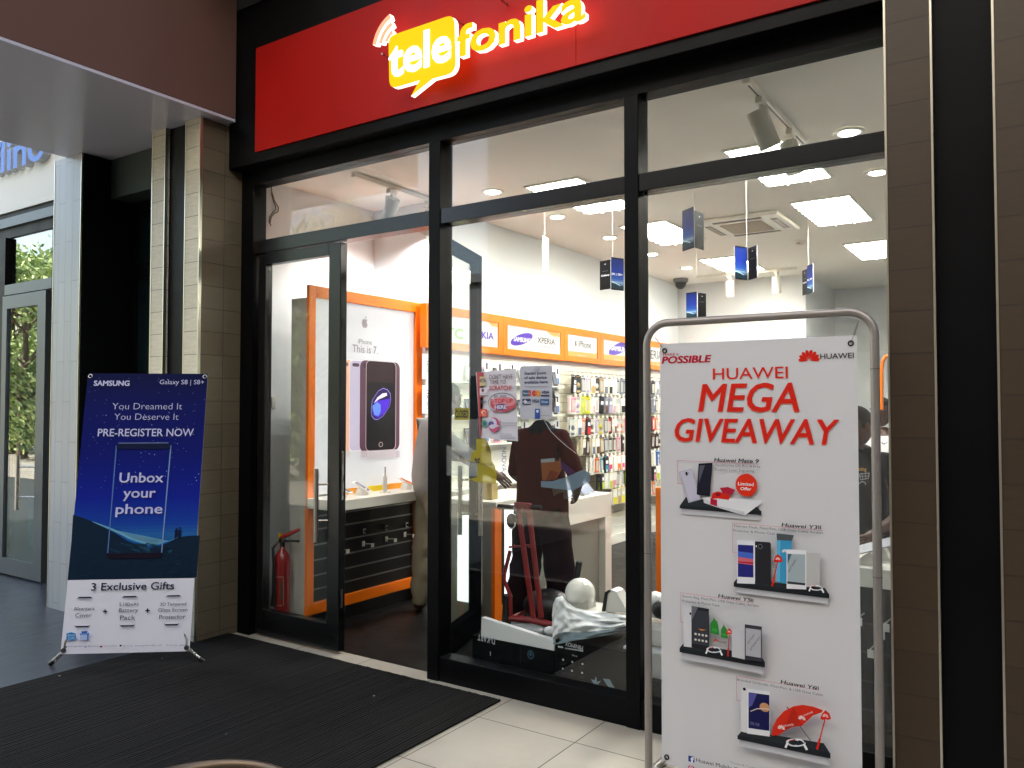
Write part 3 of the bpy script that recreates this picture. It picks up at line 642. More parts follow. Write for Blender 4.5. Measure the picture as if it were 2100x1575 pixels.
show_phone(702, 1000, 'white phone lying on a low stand next to the door edge', 'low', 22)
show_phone(742, 998, 'grey screened white phone on the round white stand on the counter')
show_phone(834, 990, 'white phone on a stand beside the man in white', 'round', 26, scr=mat('orange_screen', '#c86a3a', .2))
c = atX(790, 1008, -4.25); t = thing('phone_stand', 'empty upright clear phone stand on the white counter', 'phone stand', (c.x, c.y, .957))
MB().box((c.x-.03, c.y-.03, .957), (c.x+.03, c.y+.03, .965), WPL).build('base', t); MB().box((c.x-.006, c.y-.022, .965), (c.x, c.y+.022, 1.08), WPL, .002).build('back_plate', t); MB().tube([(c.x-.003, c.y, 1.08), (c.x-.02, c.y+.02, 1.15)], .006, STEEL).build('security_cable', t)
for i, (y0, y1, h) in enumerate(((.5, .68, '#f0a01c'), (.78, .95, '#f2d21a'), (.98, 1.2, '#f0a01c'))):
    tag(MB().box((-4.40, y0, .958), (-4.385, y1, 1.0), mat('card'+h.strip('#'), h, .5)).build('price_strip'), ('amber price strip at the back of the counter behind the round stand', 'bright yellow price strip at the back of the counter in the middle', 'amber price strip at the back of the counter beside the man')[i], 'price strip')
# fire extinguisher
ER = mat('extinguisher_red', '#8e0d12', .28, coat=.4); c = Vector((-4.61, .13, 0))
t = thing('fire_extinguisher', 'red fire extinguisher standing behind the left door leaf', 'fire extinguisher', c)
MB().lathe([(0, .0), (.05, 0), (.058, .012), (.058, .50), (.05, .545), (.03, .575), (.018, .59), (.018, .61), (0, .61)], ER, c, 28).build('cylinder', t)
v = MB(); v.cyl(c+Vector((0, 0, .6)), c+Vector((0, 0, .66)), .018, BLACKP, 14); v.box(c+Vector((-.018, -.02, .64)), c+Vector((.018, .02, .67)), STEEL, .004); v.build('valve', t)
MB().tube([c+Vector((-.02, 0, .67)), c+Vector((.05, .02, .70)), c+Vector((.12, .05, .735))], [.008, .01, .007], mat('lever_red', '#a31418', .4), 8, flat=1.6).build('lever', t)
MB().tube([c+Vector((.02, 0, .65)), c+Vector((.14, .03, .655))], .009, BLACKP).build('carry_handle', t)
MB().box(c+Vector((-.035, -.012, .655)), c+Vector((-.02, .012, .70)), mat('yellow_pin', '#d8b012', .4)).build('safety_pin', t)
MB().tube([c+Vector((-.02, -.01, .65)), c+Vector((-.035, -.055, .6)), c+Vector((-.01, -.066, .5)), c+Vector((-.005, -.068, .3)), c+Vector((-.01, -.066, .2))], [.009, .01, .011, .014, .024], BLACKP, 10).build('hose', t)
lb = MB()
def arc_label(z0, z1, a0, a1, mt, r=.0588):
    vs = []; n = 10
    for i in range(n+1): g = R(a0+(a1-a0)*i/n); vs += [c+Vector((r*math.cos(g), r*math.sin(g), z0)), c+Vector((r*math.cos(g), r*math.sin(g), z1))]
    lb.add(vs, [(2*i, 2*i+2, 2*i+3, 2*i+1) for i in range(n)], mt, True)
GL = mat('label_grey', '#a9a48c', .5); arc_label(.20, .40, -122, -118, GL); arc_label(.20, .40, -32, -28, GL); arc_label(.40, .405, -122, -28, GL); arc_label(.2, .204, -110, -40, GL); arc_label(.24, .38, -60, -40, mat('label_dark', '#5a3a2a', .5), .0586)
lb.build('printed_label', t)

# ------------------------------------------------------------------ orange brand signs along the side wall
XH = -4.335
LITS = mat('backlit_sign_white', '#adaba7', .35, emit=.09, ecol=(1, .98, .93)); GREEN = LP('#63b83c', .6); VIO = LP('#4a2aa0', .5); DGR = LP('#3a3633', .2); OTR = LP('#f5924e', .75)
z6 = zoom(860, 600, 4.2)
bounds = [873, 1031.5, 1157, 1231.5, 1316, 1392]; ys = [atX(p, 700, -4.4+.06).y for p in bounds]
names = ('orange lightbox sign with green and violet lettering, nearest the door', 'orange lightbox sign with violet oval and thin grey lettering', 'narrow orange lightbox sign with a dark apple mark', 'narrow orange lightbox sign with a violet oval, beside the mullion', 'orange lightbox sign half hidden behind the steel banner pole')
for i in range(5):
    y0, y1 = ys[i], ys[i+1]-.003; zt = atX(950, 634, XH).z; zb = atX(950, 719, XH).z
    t = thing('brand_sign', names[i], 'lightbox sign', (XH, (y0+y1)/2, zb), 'brand signs along the wall')
    f = MB(); bt, bs, bb = .075, .075, .06
    for a, c_ in (((-4.40, y0, zb), (XH, y0+bs, zt)), ((-4.40, y1-bs, zb), (XH, y1, zt)), ((-4.40, y0+bs, zt-bt), (XH, y1-bs, zt)), ((-4.40, y0+bs, zb), (XH, y1-bs, zb+bb))): f.box(a, c_, ORANGE)
    f.build('frame', t)
    pn = MB().box((-4.398, y0+bs, zb+bb), (XH-.012, y1-bs, zt-bt), LITS).build('lit_panel', t)
    F = Flat((XH-.012, 0, 0), (0, 1, 0), (0, 0, 1)); F.z = z6
    if i == 0:
        F.text('HTC', 150, 374, 376, 288, GREEN, .03); F.text('NOKIA', 430, 380, 637, 320, VIO, .03); F.poly([(580, 226), (690, 242), (690, 298), (640, 300), (600, 270)], OTR); F.line([(620, 305), (655, 285), (690, 243)], 3, LITS)
    if i == 1:
        F.ell(882, 402, 96, 46, VIO, 14); F.text('SAMSUNG', 812, 416, 955, 378, LITS, .05); F.text('XPERIA', 1015, 432, 1166, 382, DGR, .012); F.text('Sony smartphone', 1025, 464, 1155, 450, DGR)
        F.poly([(1080, 306), (1222, 328), (1222, 380), (1175, 388), (1120, 362)], OTR); F.line([(1150, 392), (1195, 370), (1220, 330)], 3, LITS)
    if i == 2:
        apple(F, 1347, 442, 38, DGR, .55); F.text('iPhone', 1370, 468, 1478, 412, DGR, .012); F.poly([(1262, 500), (1546, 528), (1546, 568), (1262, 545)], OTR); F.text('Experience', 1368, 543, 1438, 533, LITS)
    if i == 3:
        F.ell(1722, 480, 90, 46, VIO, 14); F.text('SAMSUNG', 1650, 494, 1800, 456, LITS, .05); F.poly([(1584, 530), (1860, 556), (1860, 610), (1584, 582)], OTR); F.text('Experience', 1676, 580, 1748, 570, LITS)
    if i == 4: F.text('XPERIA', 1930, 560, 2085, 486, DGR, .012); F.poly([(1920, 585), (2085, 600), (2085, 625), (1920, 612)], OTR)
    F.build('printed_lettering', pn)
# ------------------------------------------------------------------ accessory wall: peg panel, hooks and hanging packs
CRP = mat('cream_panel', '#d9d2bd', .6, var=.03)
W = thing('peg_panel', 'cream peg panel crowded with hanging phone cases along the side wall', 'display panel', (-4.39, 5.3, 0))
pb = MB(); pb.box((-4.40, 3.66, .30), (-4.384, 6.98, 2.06), CRP)
for k in range(17): pb.box((-4.3845, 3.66, .36+k*.1), (-4.3825, 6.98, .364+k*.1), mat('panel_groove', '#6f6a5c', .8))
pb.build('panel', W)
pl = MB(); pl.box((-4.40, 1.6, 0), (-4.33, 6.98, .10), WHITE); pl.box((-4.40, 1.6, .104), (-4.355, 6.98, .19), WHITE); pl.box((-4.40, 1.6, .194), (-4.372, 6.98, .298), WHITE)
pl.build('stepped_plinth', W)
rowz = [atX(1225, y, -4.27).z for y in (774, 814, 857, 897, 937, 971, 1007)]
rown = ['top', 'second', 'third', 'fourth', 'fifth', 'sixth', 'lowest']
cols = [3.74+.105*i for i in range(15)] + [5.80+.105*i for i in range(6)]
HK = mat('hook_wire', '#c9c6bd', .35, .8); TAGM = mat('price_tag', '#f0ede0', .5)
nh = 0; stuffb = MB()
def hook(b, y, z):
    b.cyl((-4.384, y, z+.012), (-4.235, y, z+.012), .003, HK, 6); b.box((-4.236, y-.018, z+.005), (-4.232, y+.018, z+.035), TAGM)
# pack models: a printed card with a header hole, a clear blister and the case inside
PAL = {'black': '#141416', 'white': '#e4e2da', 'grey': '#7c7f86', 'slate blue': '#5a6880', 'pink': '#e08aa0', 'hot pink': '#e2447a', 'lilac': '#b3a0c6', 'red': '#c8202c', 'brown': '#5a3a2c', 'lime': '#b9cf28', 'orange': '#ee7420', 'teal': '#2f87a0', 'gold': '#b89a62', 'yellow': '#e2d432'}
CARD = {'white': '#e9e6da', 'dark': '#26262a', 'grey': '#8d9098', 'cream': '#d8cfb6', 'brown': '#3c2a22', 'lime': '#c2d43a', 'blue': '#3d6ea8'}
BLI = glass('blister_film', (.95, .96, .96), .05, .06)
def pack_mesh(card, case, kind):
    b = MB(); cm = mat('card_'+card, CARD[card], .55); ck = mat('case_'+case.replace(' ', '_'), PAL[case], .38)
    w_, h_ = .101, .202
    b.box((0, -w_/2, -h_), (.003, w_/2, 0), cm); b.box((.003, -.012, -.012), (.0036, .012, -.004), BLACKP)
    if kind == 0:   # open frame card around a case
        b.box((.0032, -.034, -h_+.02), (.013, .034, -.028), ck, .004); b.box((.0128, -.022, -h_+.035), (.0140, .022, -.05), mat('case_print', '#b9b6ae', .4)); b.cyl((.013, .02, -.045), (.0145, .02, -.045), .006, BLACKP, 10)
    elif kind == 1: # narrow boxed accessory
        b.box((.003, -.036, -h_+.004), (.026, .036, -.022), cm, .003); b.box((.0262, -.03, -h_+.012), (.027, .03, -h_*.55), ck); b.box((.0262, -.022, -h_*.48), (.0268, .022, -h_*.3), PAPERW)
    else:           # blister with a cable coil
        b.lathe([(.0, .001), (.03, .0), (.032, -.01), (.0, -.011)], ck, (.0, 0, 0), 14, Matrix.Translation((.004, 0, -h_*.55)) @ Matrix.Rotation(R(90), 4, 'Y')); b.box((.003, -.03, -h_+.012), (.006, .03, -h_+.035), ck); b.box((.004, -.036, -h_+.006), (.02, .036, -.03), BLI)
    b.box((.0036, -.036, -.022), (.0042, .036, -.014), ck)
    return b
pk = {}
def pack(card, case, kind):
    key = (card, case, kind)
    if key not in pk:
        o = pack_mesh(*key).build('case_pack', loc=(0, 0, 0)); me = o.data; bpy.data.objects.remove(o); pk[key] = me
    return pk[key]
guide = {0: (['grey', 'white', 'slate blue', 'black', 'lilac', 'gold', 'grey'], ['white', 'grey', 'dark']), 1: (['black', 'pink', 'brown', 'white', 'slate blue', 'grey', 'lilac'], ['white', 'white', 'grey', 'dark']),
         2: (['yellow', 'brown', 'orange', 'lilac', 'grey', 'pink', 'red'], ['white', 'cream', 'white', 'dark']), 3: (['gold', 'black', 'brown', 'slate blue', 'black', 'pink', 'brown'], ['cream', 'white', 'dark', 'brown']),
         4: (['lime', 'white', 'teal', 'orange', 'hot pink', 'pink', 'lilac', 'teal'], ['white', 'dark', 'white', 'blue']), 5: (['hot pink', 'lime', 'white', 'pink', 'red', 'grey'], ['white', 'dark', 'white']), 6: (['white', 'grey', 'orange', 'gold', 'yellow'], ['white', 'cream'])}
ordn = ['first', 'second', 'third', 'fourth', 'fifth', 'sixth', 'seventh', 'eighth', 'ninth', 'tenth', 'eleventh', 'twelfth', 'thirteenth', 'fourteenth', 'fifteenth']
hooks = []
for r, z in enumerate(rowz):
    prev = None; row = []
    for i, y in enumerate(cols):
        if r == 3 and i < 2 or r == 4 and i < 4 or r == 5 and i < 6 or r == 6 and i < 9: continue
        cs, cr = guide[r]; case = cs[(i*3+r+rnd.randrange(3)) % len(cs)]; card = rnd.choice(cr)
        if r == 4 and i in (11, 12): case, card = 'hot pink', 'white'
        if r == 1 and i in (2, 3): case, card = 'yellow', 'lime'
        if r == 2 and i in (0, 1): case, card = 'slate blue', 'white'
        kind = rnd.choice((0, 0, 1, 1, 2)) if r < 4 else rnd.choice((0, 1, 1))
        hooks.append((y, z))
        for s in range(2 if (i+r) % 3 and len(row) < 40 else 1):
            o = bpy.data.objects.new('case_pack', pack(card, case, kind)); C.objects.link(o)
            o.location = (-4.262-.034*s, y+rnd.uniform(-.006, .006)-.004*s, z+.012); o.rotation_euler = (rnd.uniform(-.05, .05), rnd.uniform(-.03, .05), rnd.uniform(-.28, .12))
            WL[o.name] = Vector(o.location)
            side = (f'{ordn[i]} on {rown[r]} peg row left of mullion' if i < 15 else f'{ordn[i-15]} on {rown[r]} peg row right of mullion')
            tag(o, f'{case} accessory on {card} card, {side}' + (', behind another' if s else ''), 'accessory pack', 'phone accessory packs on the peg wall')
        row.append(o)
near = sorted(hooks, key=lambda p: (p[0], -p[1]))
for y, z in near[:98]: b = MB(); hook(b, y, z); b.build('peg_hook', W)
for y, z in near[98:]: hook(stuffb, y, z)
o = stuffb.build('peg_hook', W); o['kind'] = 'stuff'
b = MB()
for y in cols: b.cyl((-4.384, y, 2.0), (-4.25, y, 2.0), .003, HK, 6); b.box((-4.253, y-.012, 1.995), (-4.249, y+.012, 2.02), TAGM)
b.build('empty_hook_row', W)
# ------------------------------------------------------------------ phone display boards between door and peg wall
Bd = thing('phone_board', 'white wall board with shelves of dummy phones, behind the open door leaf', 'display board', (-4.39, 2.6, 0))
MB().box((-4.40, 1.62, .30), (-4.388, 3.64, 2.08), mat('board_white', '#e9e7da', .5)).build('board', Bd)
shz = [atX(960, y, -4.36).z for y in (784, 852, 912, 1000)]
for z in shz: MB().box((-4.388, 1.64, z-.012), (-4.30, 3.62, z), mat('clear_shelf', '#dfe6de', .2)).build('shelf', Bd)
BL2 = mat('box_blue_print', '#5f7fb5', .5); GLD = mat('amber_strip', '#e0b070', .5)
for r, z in enumerate(shz[:3]):
    for i in range(9):
        y = 1.78+.215*i
        if i == 0: continue
        col = ('black', 'black', 'grey', 'black', 'pink', 'black', 'black', 'slate blue')[(i*2+r*3) % 8]
        t = thing('dummy_phone', f'{col} dummy phone leaning on the {("upper", "middle", "lower")[r]} board shelf, {ordn[i-1]} along from the doorway', 'phone', (-4.33, y, z), 'dummy phones on the wall board')
        M = Matrix.Translation((-4.335, y, z+.002)) @ Matrix.Rotation(R(-12), 4, 'Y') @ Matrix.Rotation(R(rnd.uniform(-30, 10)), 4, 'Z')
        ck = mat('case_'+col.replace(' ', '_'), PAL[col], .38)
        MB().box((-.004, -.036, 0), (.004, .036, .15), ck, .003, M).build('body', t); MB().box((.0041, -.031, .016), (.0046, .031, .134), SCR, 0, M).build('screen', t)
        if True:
            pc = MB(); pc.box((-4.387, y+.07, z+.0), (-4.384, y+.17, z+.22), PAPERW); pc.box((-4.3838, y+.08, z+.02), (-4.383, y+.15, z+.09), BL2); pc.box((-4.3838, y+.1, z+.13), (-4.383, y+.13, z+.19), mat('card_dark2', '#3b3f48', .5)); pc.box((-4.3838, y+.08, z+.002), (-4.383, y+.16, z+.014), GLD)
            tag(pc.build('spec_card'), f'white specification card on the {("upper", "middle", "lower")[r]} board shelf, just right of the {ordn[i-1]} dummy phone', 'card', 'specification cards on the wall board')
INK = mat('print_ink_grey', '#4a4a48', .5)
for px, yt, yb, s in ((1033, 918, 968, 'NUOVA'), (1140, 752, 790, 'NOKIA'), (1140, 870, 905, 'FERO'), (879, 735, 768, 'NOKIA'), (879, 800, 838, 'NOKIA')):
    F = Flat((-4.387, 0, 0), (0, 1, 0), (0, 0, 1)); a = F.uv(px-4, yt); c_ = F.uv(px-4, yb); F.rectuv(a[0]-.06, c_[1]-.04, a[0]+.10, a[1]+.04, PAPERW); F.textuv(s, a[0], a[1], a[1]-c_[1], .075, INK, .0, 0, -90); F.build('vertical_lettering', Bd)
lo = MB()
lo.box((-4.388, 1.70, .32), (-4.384, 3.0, .80), PAPERW); lo.build('picture_panel', Bd)
F = Flat((-4.384, 0, 0), (0, 1, 0), (0, 0, 1))
for q, h in ((((945, 1042), (983, 1040), (983, 1106), (945, 1112)), '#7f7a22'), (((952, 1046), (975, 1045), (975, 1062), (952, 1064)), '#c9c26a'), (((960, 1075), (978, 1074), (978, 1100), (960, 1102)), '#4a5a2a'), (((948, 1126), (972, 1130), (955, 1146), (935, 1140)), '#3a3a34'), (((936, 1132), (950, 1126), (952, 1150), (938, 1148)), '#6b4038'), (((990, 1035), (1015, 1031), (1013, 1072), (999, 1070)), '#27307c')):
    F.poly(list(q), mat('pic'+h.strip('#'), h, .5))
F.build('printed_picture', Bd)
# small rack at the rear right with an orange end post
t = thing('rear_gondola', 'rear peg rack with white shelves, glimpsed between mullion and banner', 'shelving', (-3.0, 6.5, 0))
MB().box((-3.9, 6.50, .1), (-2.4, 6.56, 1.5), mat('grey_pegboard', '#b5b0a0', .7, var=.05)).build('back_panel', t)
for z in (.35, .72, 1.05, 1.30): MB().box((-3.9, 6.25, z-.02), (-2.4, 6.5, z), WHITE).build('shelf', t)
for i, (h, nm) in enumerate((('#c9545a', 'red'), ('#e8e4d8', 'white'), ('#2b2b2e', 'black'), ('#d8c9a0', 'cream'))):
    for k, z in enumerate((.35, .72, 1.05)):
        x = -3.62+.105*i; q = MB(); q.box((x, 6.30, z+.001), (x+.085, 6.44, z+.2), mat('carton'+h.strip('#'), h, .5), .004); q.box((x+.012, 6.2985, z+.05), (x+.07, 6.2995, z+.14), PAPERW)
        tag(q.build('carton'), f'{nm} carton on the {("bottom", "middle", "upper")[k]} shelf of the rear rack', 'box', 'cartons on the rear rack')
c = atX(1350, 1225, -1.9)
po_ = atZ(1350, 1228, .12); t = tag(MB().box((po_.x-.02, po_.y, 0), (po_.x+.06, po_.y+.3, atP(1350, 1000, po_, Vector((0, 1, 0))).z), ORANGE, .004).build('counter_end'), 'orange counter end panel between mullion and red lettered banner', 'counter panel')

# ------------------------------------------------------------------ orange lit counter and white portal counter
XO = -3.30
t = thing('lit_counter', 'orange counter with a glowing white front panel behind the man in maroon', 'counter', (XO-.2, 1.35, 0))
yo0, yo1 = .917, 1.78; MB().box((XO-.45, yo0, 0), (XO-.03, yo1, .9), mat('beige_carcass', '#8f8a7c', .6)).build('carcass', t)
MB().box((XO-.33, yo0-.006, .2), (XO-.12, yo0-.001, .84), mat('lit_counter_panel', '#ffffff', .4, emit=.3, ecol=(.97, 1, .98))).build('light_panel', t)
f = MB(); f.box((XO-.03, yo0, 0), (XO, yo0+.085, .9), ORANGE); f.box((XO-.03, 1.60, 0), (XO, yo1, .9), ORANGE); f.box((XO-.03, yo0+.085, 0), (XO, 1.60, .2), ORANGE); f.build('front_frame', t)
f = MB(); f.box((XO-.028, yo0+.085, .2), (XO+.004, yo0+.115, .9), BLACKP); f.box((XO-.028, 1.57, .2), (XO+.004, 1.60, .9), BLACKP); f.build('panel_edge', t)
MB().box((XO-.028, yo0+.115, .22), (XO-.004, 1.57, .895), mat('lit_counter_panel', '#ffffff', .4, emit=.3, ecol=(.97, 1, .98))).build('light_panel', t)
MB().box((XO-.47, yo0-.01, .902), (XO+.015, yo1+.01, .935), WHITE, .004).build('worktop', t)
XC = -3.07; t = thing('white_counter', 'white portal shaped counter topped with display phones, right of the man in maroon', 'counter', (XC-.2, 1.9, 0))
f = MB(); f.box((XC-.45, 1.30, .71), (XC, 2.28, .90), WHITE, .004); f.box((XC-.45, 2.17, 0), (XC, 2.28, .709), WHITE, .004); f.build('portal', t)
MB().box((XC-.40, 1.30, 0), (XC-.06, 2.169, .708), mat('grey_infill', '#86877c', .6, var=.04)).build('infill_panel', t)
for i, (y, x) in enumerate(((1.55, -.12), (1.68, -.1), (1.82, -.13), (1.95, -.1), (2.1, -.14), (1.75, -.28))):
    c = Vector((XC+x, y, .90)); o = thing('display_phone', 'tilted display phone on the white portal counter, '+('nearest the man', 'second from the man', 'third from the man', 'second from its far end', 'at its far end', 'in the back row')[i], 'phone', c, 'display phones on the white counter')
    MB().lathe([(0, .03), (.022, .03), (.028, 0)], mat('clear_stand', '#cfd2cc', .15), c, 14).build('stand', o)
    M = Matrix.Translation(c+Vector((0, 0, .055))) @ Matrix.Rotation(R(-20), 4, 'Z') @ Matrix.Rotation(R(38), 4, 'Y'); MB().box((-.075, -.036, 0), (.075, .036, .008), mat('phone_grey', '#8b92a4', .25, .3), .003, M).build('handset', o)
c = Vector((XO-.2, 1.02, .936)); tag(MB().box(c, c+Vector((.1, .08, .12)), mat('tan_carton', '#b9a56a', .6), .003).build('small_carton'), 'tan carton standing on the orange lit counter', 'box')
# ------------------------------------------------------------------ blue X-frame banner
SB_O = Vector((-4.80, -.93, .085)); SB_U = Vector((math.cos(R(38.68)), math.sin(R(38.68)), 0)); SB_N0 = Vector((SB_U.y, -SB_U.x, 0))
SB_V = Vector((0, 0, math.cos(R(10.42)))) - SB_N0*math.sin(R(10.42)); SB_W, SB_H = .772, 1.775
def PR(h, r=.6): return mat('print_'+h.strip('#'), h, r, spec=.12)
T1 = thing('advert_banner', 'dark blue phone advert banner with white lower part on a small X stand', 'banner', (SB_O.x, SB_O.y, 0))
n_ = SB_U.cross(SB_V).normalized(); q = [SB_O-SB_U*SB_W/2, SB_O+SB_U*SB_W/2, SB_O+SB_U*SB_W/2+SB_V*SB_H, SB_O-SB_U*SB_W/2+SB_V*SB_H]
vs = []; fs = []; N = 14
bb = MB(); bb.prism(q, -n_, .0012, PR('#ecebf4')); sheet = bb.build('banner_sheet', T1)
F = Flat(SB_O, SB_U, SB_V, .0003, .0006); hw = SB_W/2
v_split = F.uv(141, 1189.5)[1]
def mixh(a, c, t): a, c = lin(a), lin(c); return tuple(a[i]*(1-t)+c[i]*t for i in range(3))
def PC(c):
    k = 'print_%02d%02d%02d' % tuple(int(round(x*99)) for x in c)+'%d' % int(sum(c)*4000)
    return mat(k, c, .6, spec=.12)
stops = [(0, '#06142a'), (.13, '#0e2a52'), (.2, '#2467a8'), (.26, '#1440a0'), (.38, '#0b2092'), (.6, '#07136c'), (.8, '#06115e'), (1, '#050c3e')]
NS = 60
for i in range(NS):
    t = (i+.5)/NS
    for (a, ca), (c, cc) in zip(stops, stops[1:]):
        if a <= t <= c: col = mixh(ca, cc, (t-a)/(c-a))
    va = v_split+(SB_H-v_split)*i/NS; vb_ = v_split+(SB_H-v_split)*(i+1)/NS
    F.rectuv(-hw, va, hw, vb_, PC(col)); F.k -= 1
F.k += 1
z4 = zoom(100, 1060, 4.633); z3 = zoom(100, 740, 4.374)
LAV = PR('#c9cbee'); NAVY = PR('#101a3c'); F.z = z3
for i in range(130):
    u = rnd.uniform(-hw+.01, hw-.01); v = rnd.uniform(v_split+.55, SB_H-.03); s = .0012 if rnd.random() < .85 else .0022
    F.rectuv(u-s, v-s, u+s, v+s, LAV, .4); F.k -= 1
F.k += 1; F.z = z4
# hills, glowing valley
F.poly([(232, -20), (330, 10), (420, 45), (560, 95), (700, 160), (820, 215), (980, 262), (1060, 252), (1150, 225), (1230, 195), (1320, 180), (1436, 175), (1405, 575), (193, 596)], PR('#0c2338'))
ridge = [(420, 45), (560, 95), (640, 128), (700, 162), (760, 195), (820, 217), (900, 242), (980, 263), (1060, 253), (1150, 226), (1230, 197)]
for k, (h, up, dn) in enumerate((('#0c3f86', 30, 40), ('#13559a', 20, 30), ('#226fae', 12, 22), ('#3f93c4', 6, 12), ('#86c6e2', 2, 4))):
    tp = [(x, y-up*math.sin(math.pi*i/10)**.8) for i, (x, y) in enumerate(ridge)]; bt = [(x-8, y+dn*math.sin(math.pi*i/10)**.7) for i, (x, y) in enumerate(ridge)]
    F.poly(tp+bt[::-1], PR(h))
for k in range(16): x = 580+k*34; yb = 250+rnd.uniform(-10, 60); F.poly([(x, yb), (x+rnd.uniform(50, 120), yb+rnd.uniform(10, 40)), (x+rnd.uniform(60, 130), yb+rnd.uniform(30, 55)), (x+10, yb+14)], PR(rnd.choice(('#16384f', '#1d4a63', '#122c42')))); F.k -= 1
F.k += 1
for k in range(40): x = rnd.uniform(240, 1380); yb = rnd.uniform(330, 560); F.poly([(x, yb), (x+rnd.uniform(20, 90), yb-rnd.uniform(2, 18)), (x+rnd.uniform(20, 90), yb+rnd.uniform(4, 12))], PR(rnd.choice(('#0f2a40', '#0a1d30', '#133249')))); F.k -= 1
F.k += 1
for dx in (0, 32): F.ell(1215+dx, 118-dx*.35, 9, 11, NAVY); F.poly([(1200+dx, 125), (1230+dx, 122), (1228+dx, 165), (1218+dx, 200), (1212+dx, 165), (1206+dx, 205), (1194+dx, 205), (1198+dx, 160)], NAVY)
# phone outline
o3 = lambda x, y: ((100+x/4.374)-100, 0)
F.z = lambda x, y: (x, y)
F.line([(221.5, 1134), (239.5, 914)], 2.2, PR('#5a7fb8')); F.line([(332, 1134), (351, 914)], 2.2, PR('#7f9fce'))
F.poly([(239, 921), (240, 913), (245, 909.5), (345, 909), (350, 912), (350.5, 921)], NAVY); F.line([(244, 909), (346, 908.5)], 1.2, PR('#8a9ac0'))
F.poly([(219, 1136), (334, 1133), (331, 1142), (325, 1144), (226, 1146), (221, 1143)], PR('#1a0f22'))
F.z = z3
for s, x0, yb, x1, yt, bo in (('SAMSUNG', 408, 224, 725, 180, .035), ('Galaxy S8 | S8+', 998, 211, 1395, 172, .0), ('You Dreamed It', 572, 437, 1198, 381, -.012), ('You Deserve It', 590, 531, 1166, 475, -.012), ('PRE-REGISTER NOW', 443, 678, 1300, 612, .012), ('Unbox', 637, 1092, 1028, 1006, .015), ('your', 672, 1228, 958, 1142, .015), ('phone', 605, 1373, 1020, 1287, .015)):
    F.text(s, x0, yb, x1, yt, LAV, bo)
F.z = z4; INKB = PR('#12122a')
for s, x0, yb, x1, yt, bo in (('3 Exclusive Gifts', 408, 700, 1192, 630, .012), ('Alcantara', 243, 888, 440, 857, .0), ('Cover', 258, 953, 412, 916, .0), ('5,100mAh', 675, 847, 858, 815, .0), ('Battery', 672, 905, 852, 869, .0), ('Pack', 682, 978, 828, 936, .0), ('3D Tempered', 1065, 844, 1310, 815, .0), ('Glass Screen', 1045, 901, 1322, 868, .0), ('Protector', 1055, 969, 1303, 930, .0)):
    F.text(s, x0, yb, x1, yt, INKB, bo)
for x0, x1, y in ((272, 430, 760), (700, 857, 752), (1115, 1270, 744)): F.poly([(x0, y+18), (x0+22, y), (x1-22, y-2), (x1, y+16), (x1-14, y+12), (x0+18, y+14)], INKB)
for x0, x1, y in ((248, 407, 1048), (677, 832, 1040), (1097, 1250, 1030)): F.poly([(x0, y-18), (x0+18, y-12), (x1-18, y-15), (x1, y-22), (x1-22, y), (x0+22, y+2)], INKB)
for x, y in ((545, 898), (947, 889)): F.poly([(x-21, y-6), (x-21, y+6), (x+21, y+5), (x+21, y-6)], INKB); F.poly([(x-6, y-21), (x+6, y-21), (x+6, y+21), (x-6, y+21)], INKB)
F.poly([(180, 1105), (225, 1095), (268, 1105), (270, 1160), (230, 1172), (178, 1168)], PR('#2f86c8')); F.text('SMART', 188, 1135, 262, 1115, PR('#e6f2fb')); F.text('CAFE', 195, 1162, 255, 1142, PR('#e6f2fb'))
F.poly([(310, 1115), (392, 1108), (385, 1165), (305, 1172)], PR('#b9c6ea')); F.poly([(305, 1105), (398, 1098), (394, 1115), (308, 1120)], PR('#6f9ad8')); F.poly([(322, 1085), (350, 1095), (380, 1082), (375, 1100), (325, 1104)], PR('#2f6cc0')); F.poly([(378, 1110), (392, 1108), (385, 1165), (375, 1166)], PR('#3d74c4'))
GRY = PR('#7a7a92')
for s, x0, x1 in (('samsungmobile', 190, 335), ('@samsung', 380, 488), ('SamsungGhana', 535, 663), ('@samsung', 712, 805), ('samsung.com', 825, 960), ('0302 1 237', 975, 1085), ('Terms apply', 1125, 1335)): F.text(s, x0, 1234-(x0-190)*.012, x1, 1221-(x0-190)*.012, GRY)
F.rect(500, 1222, 523, 1236, PR('#8a3040')); F.rect(352, 1222, 372, 1238, PR('#9aa6d6'), .3); F.rect(686, 1212, 704, 1228, INKB, .2); F.rect(172, 1226, 184, 1240, INKB)
F.build('printed_artwork', sheet)
for su, sv in ((-1, 1), (1, 1), (-1, 0), (1, 0)):
    g = MB(); p = SB_O+SB_U*su*(SB_W/2-.018)+SB_V*(SB_H-.02 if sv else .022); g.tube([p+n_*.001+SB_U*.012*math.cos(R(a))+SB_V*.012*math.sin(R(a)) for a in range(0, 361, 30)], .0035, CHROME if sv else mat('dark_knob', '#3a3634', .4), 6)
    if not sv: g.cyl(p-n_*.001, p+n_*.012, .014, mat('dark_knob'), 12)
    g.build('eyelet', sheet)
hub = SB_O+SB_V*.78-n_*.09
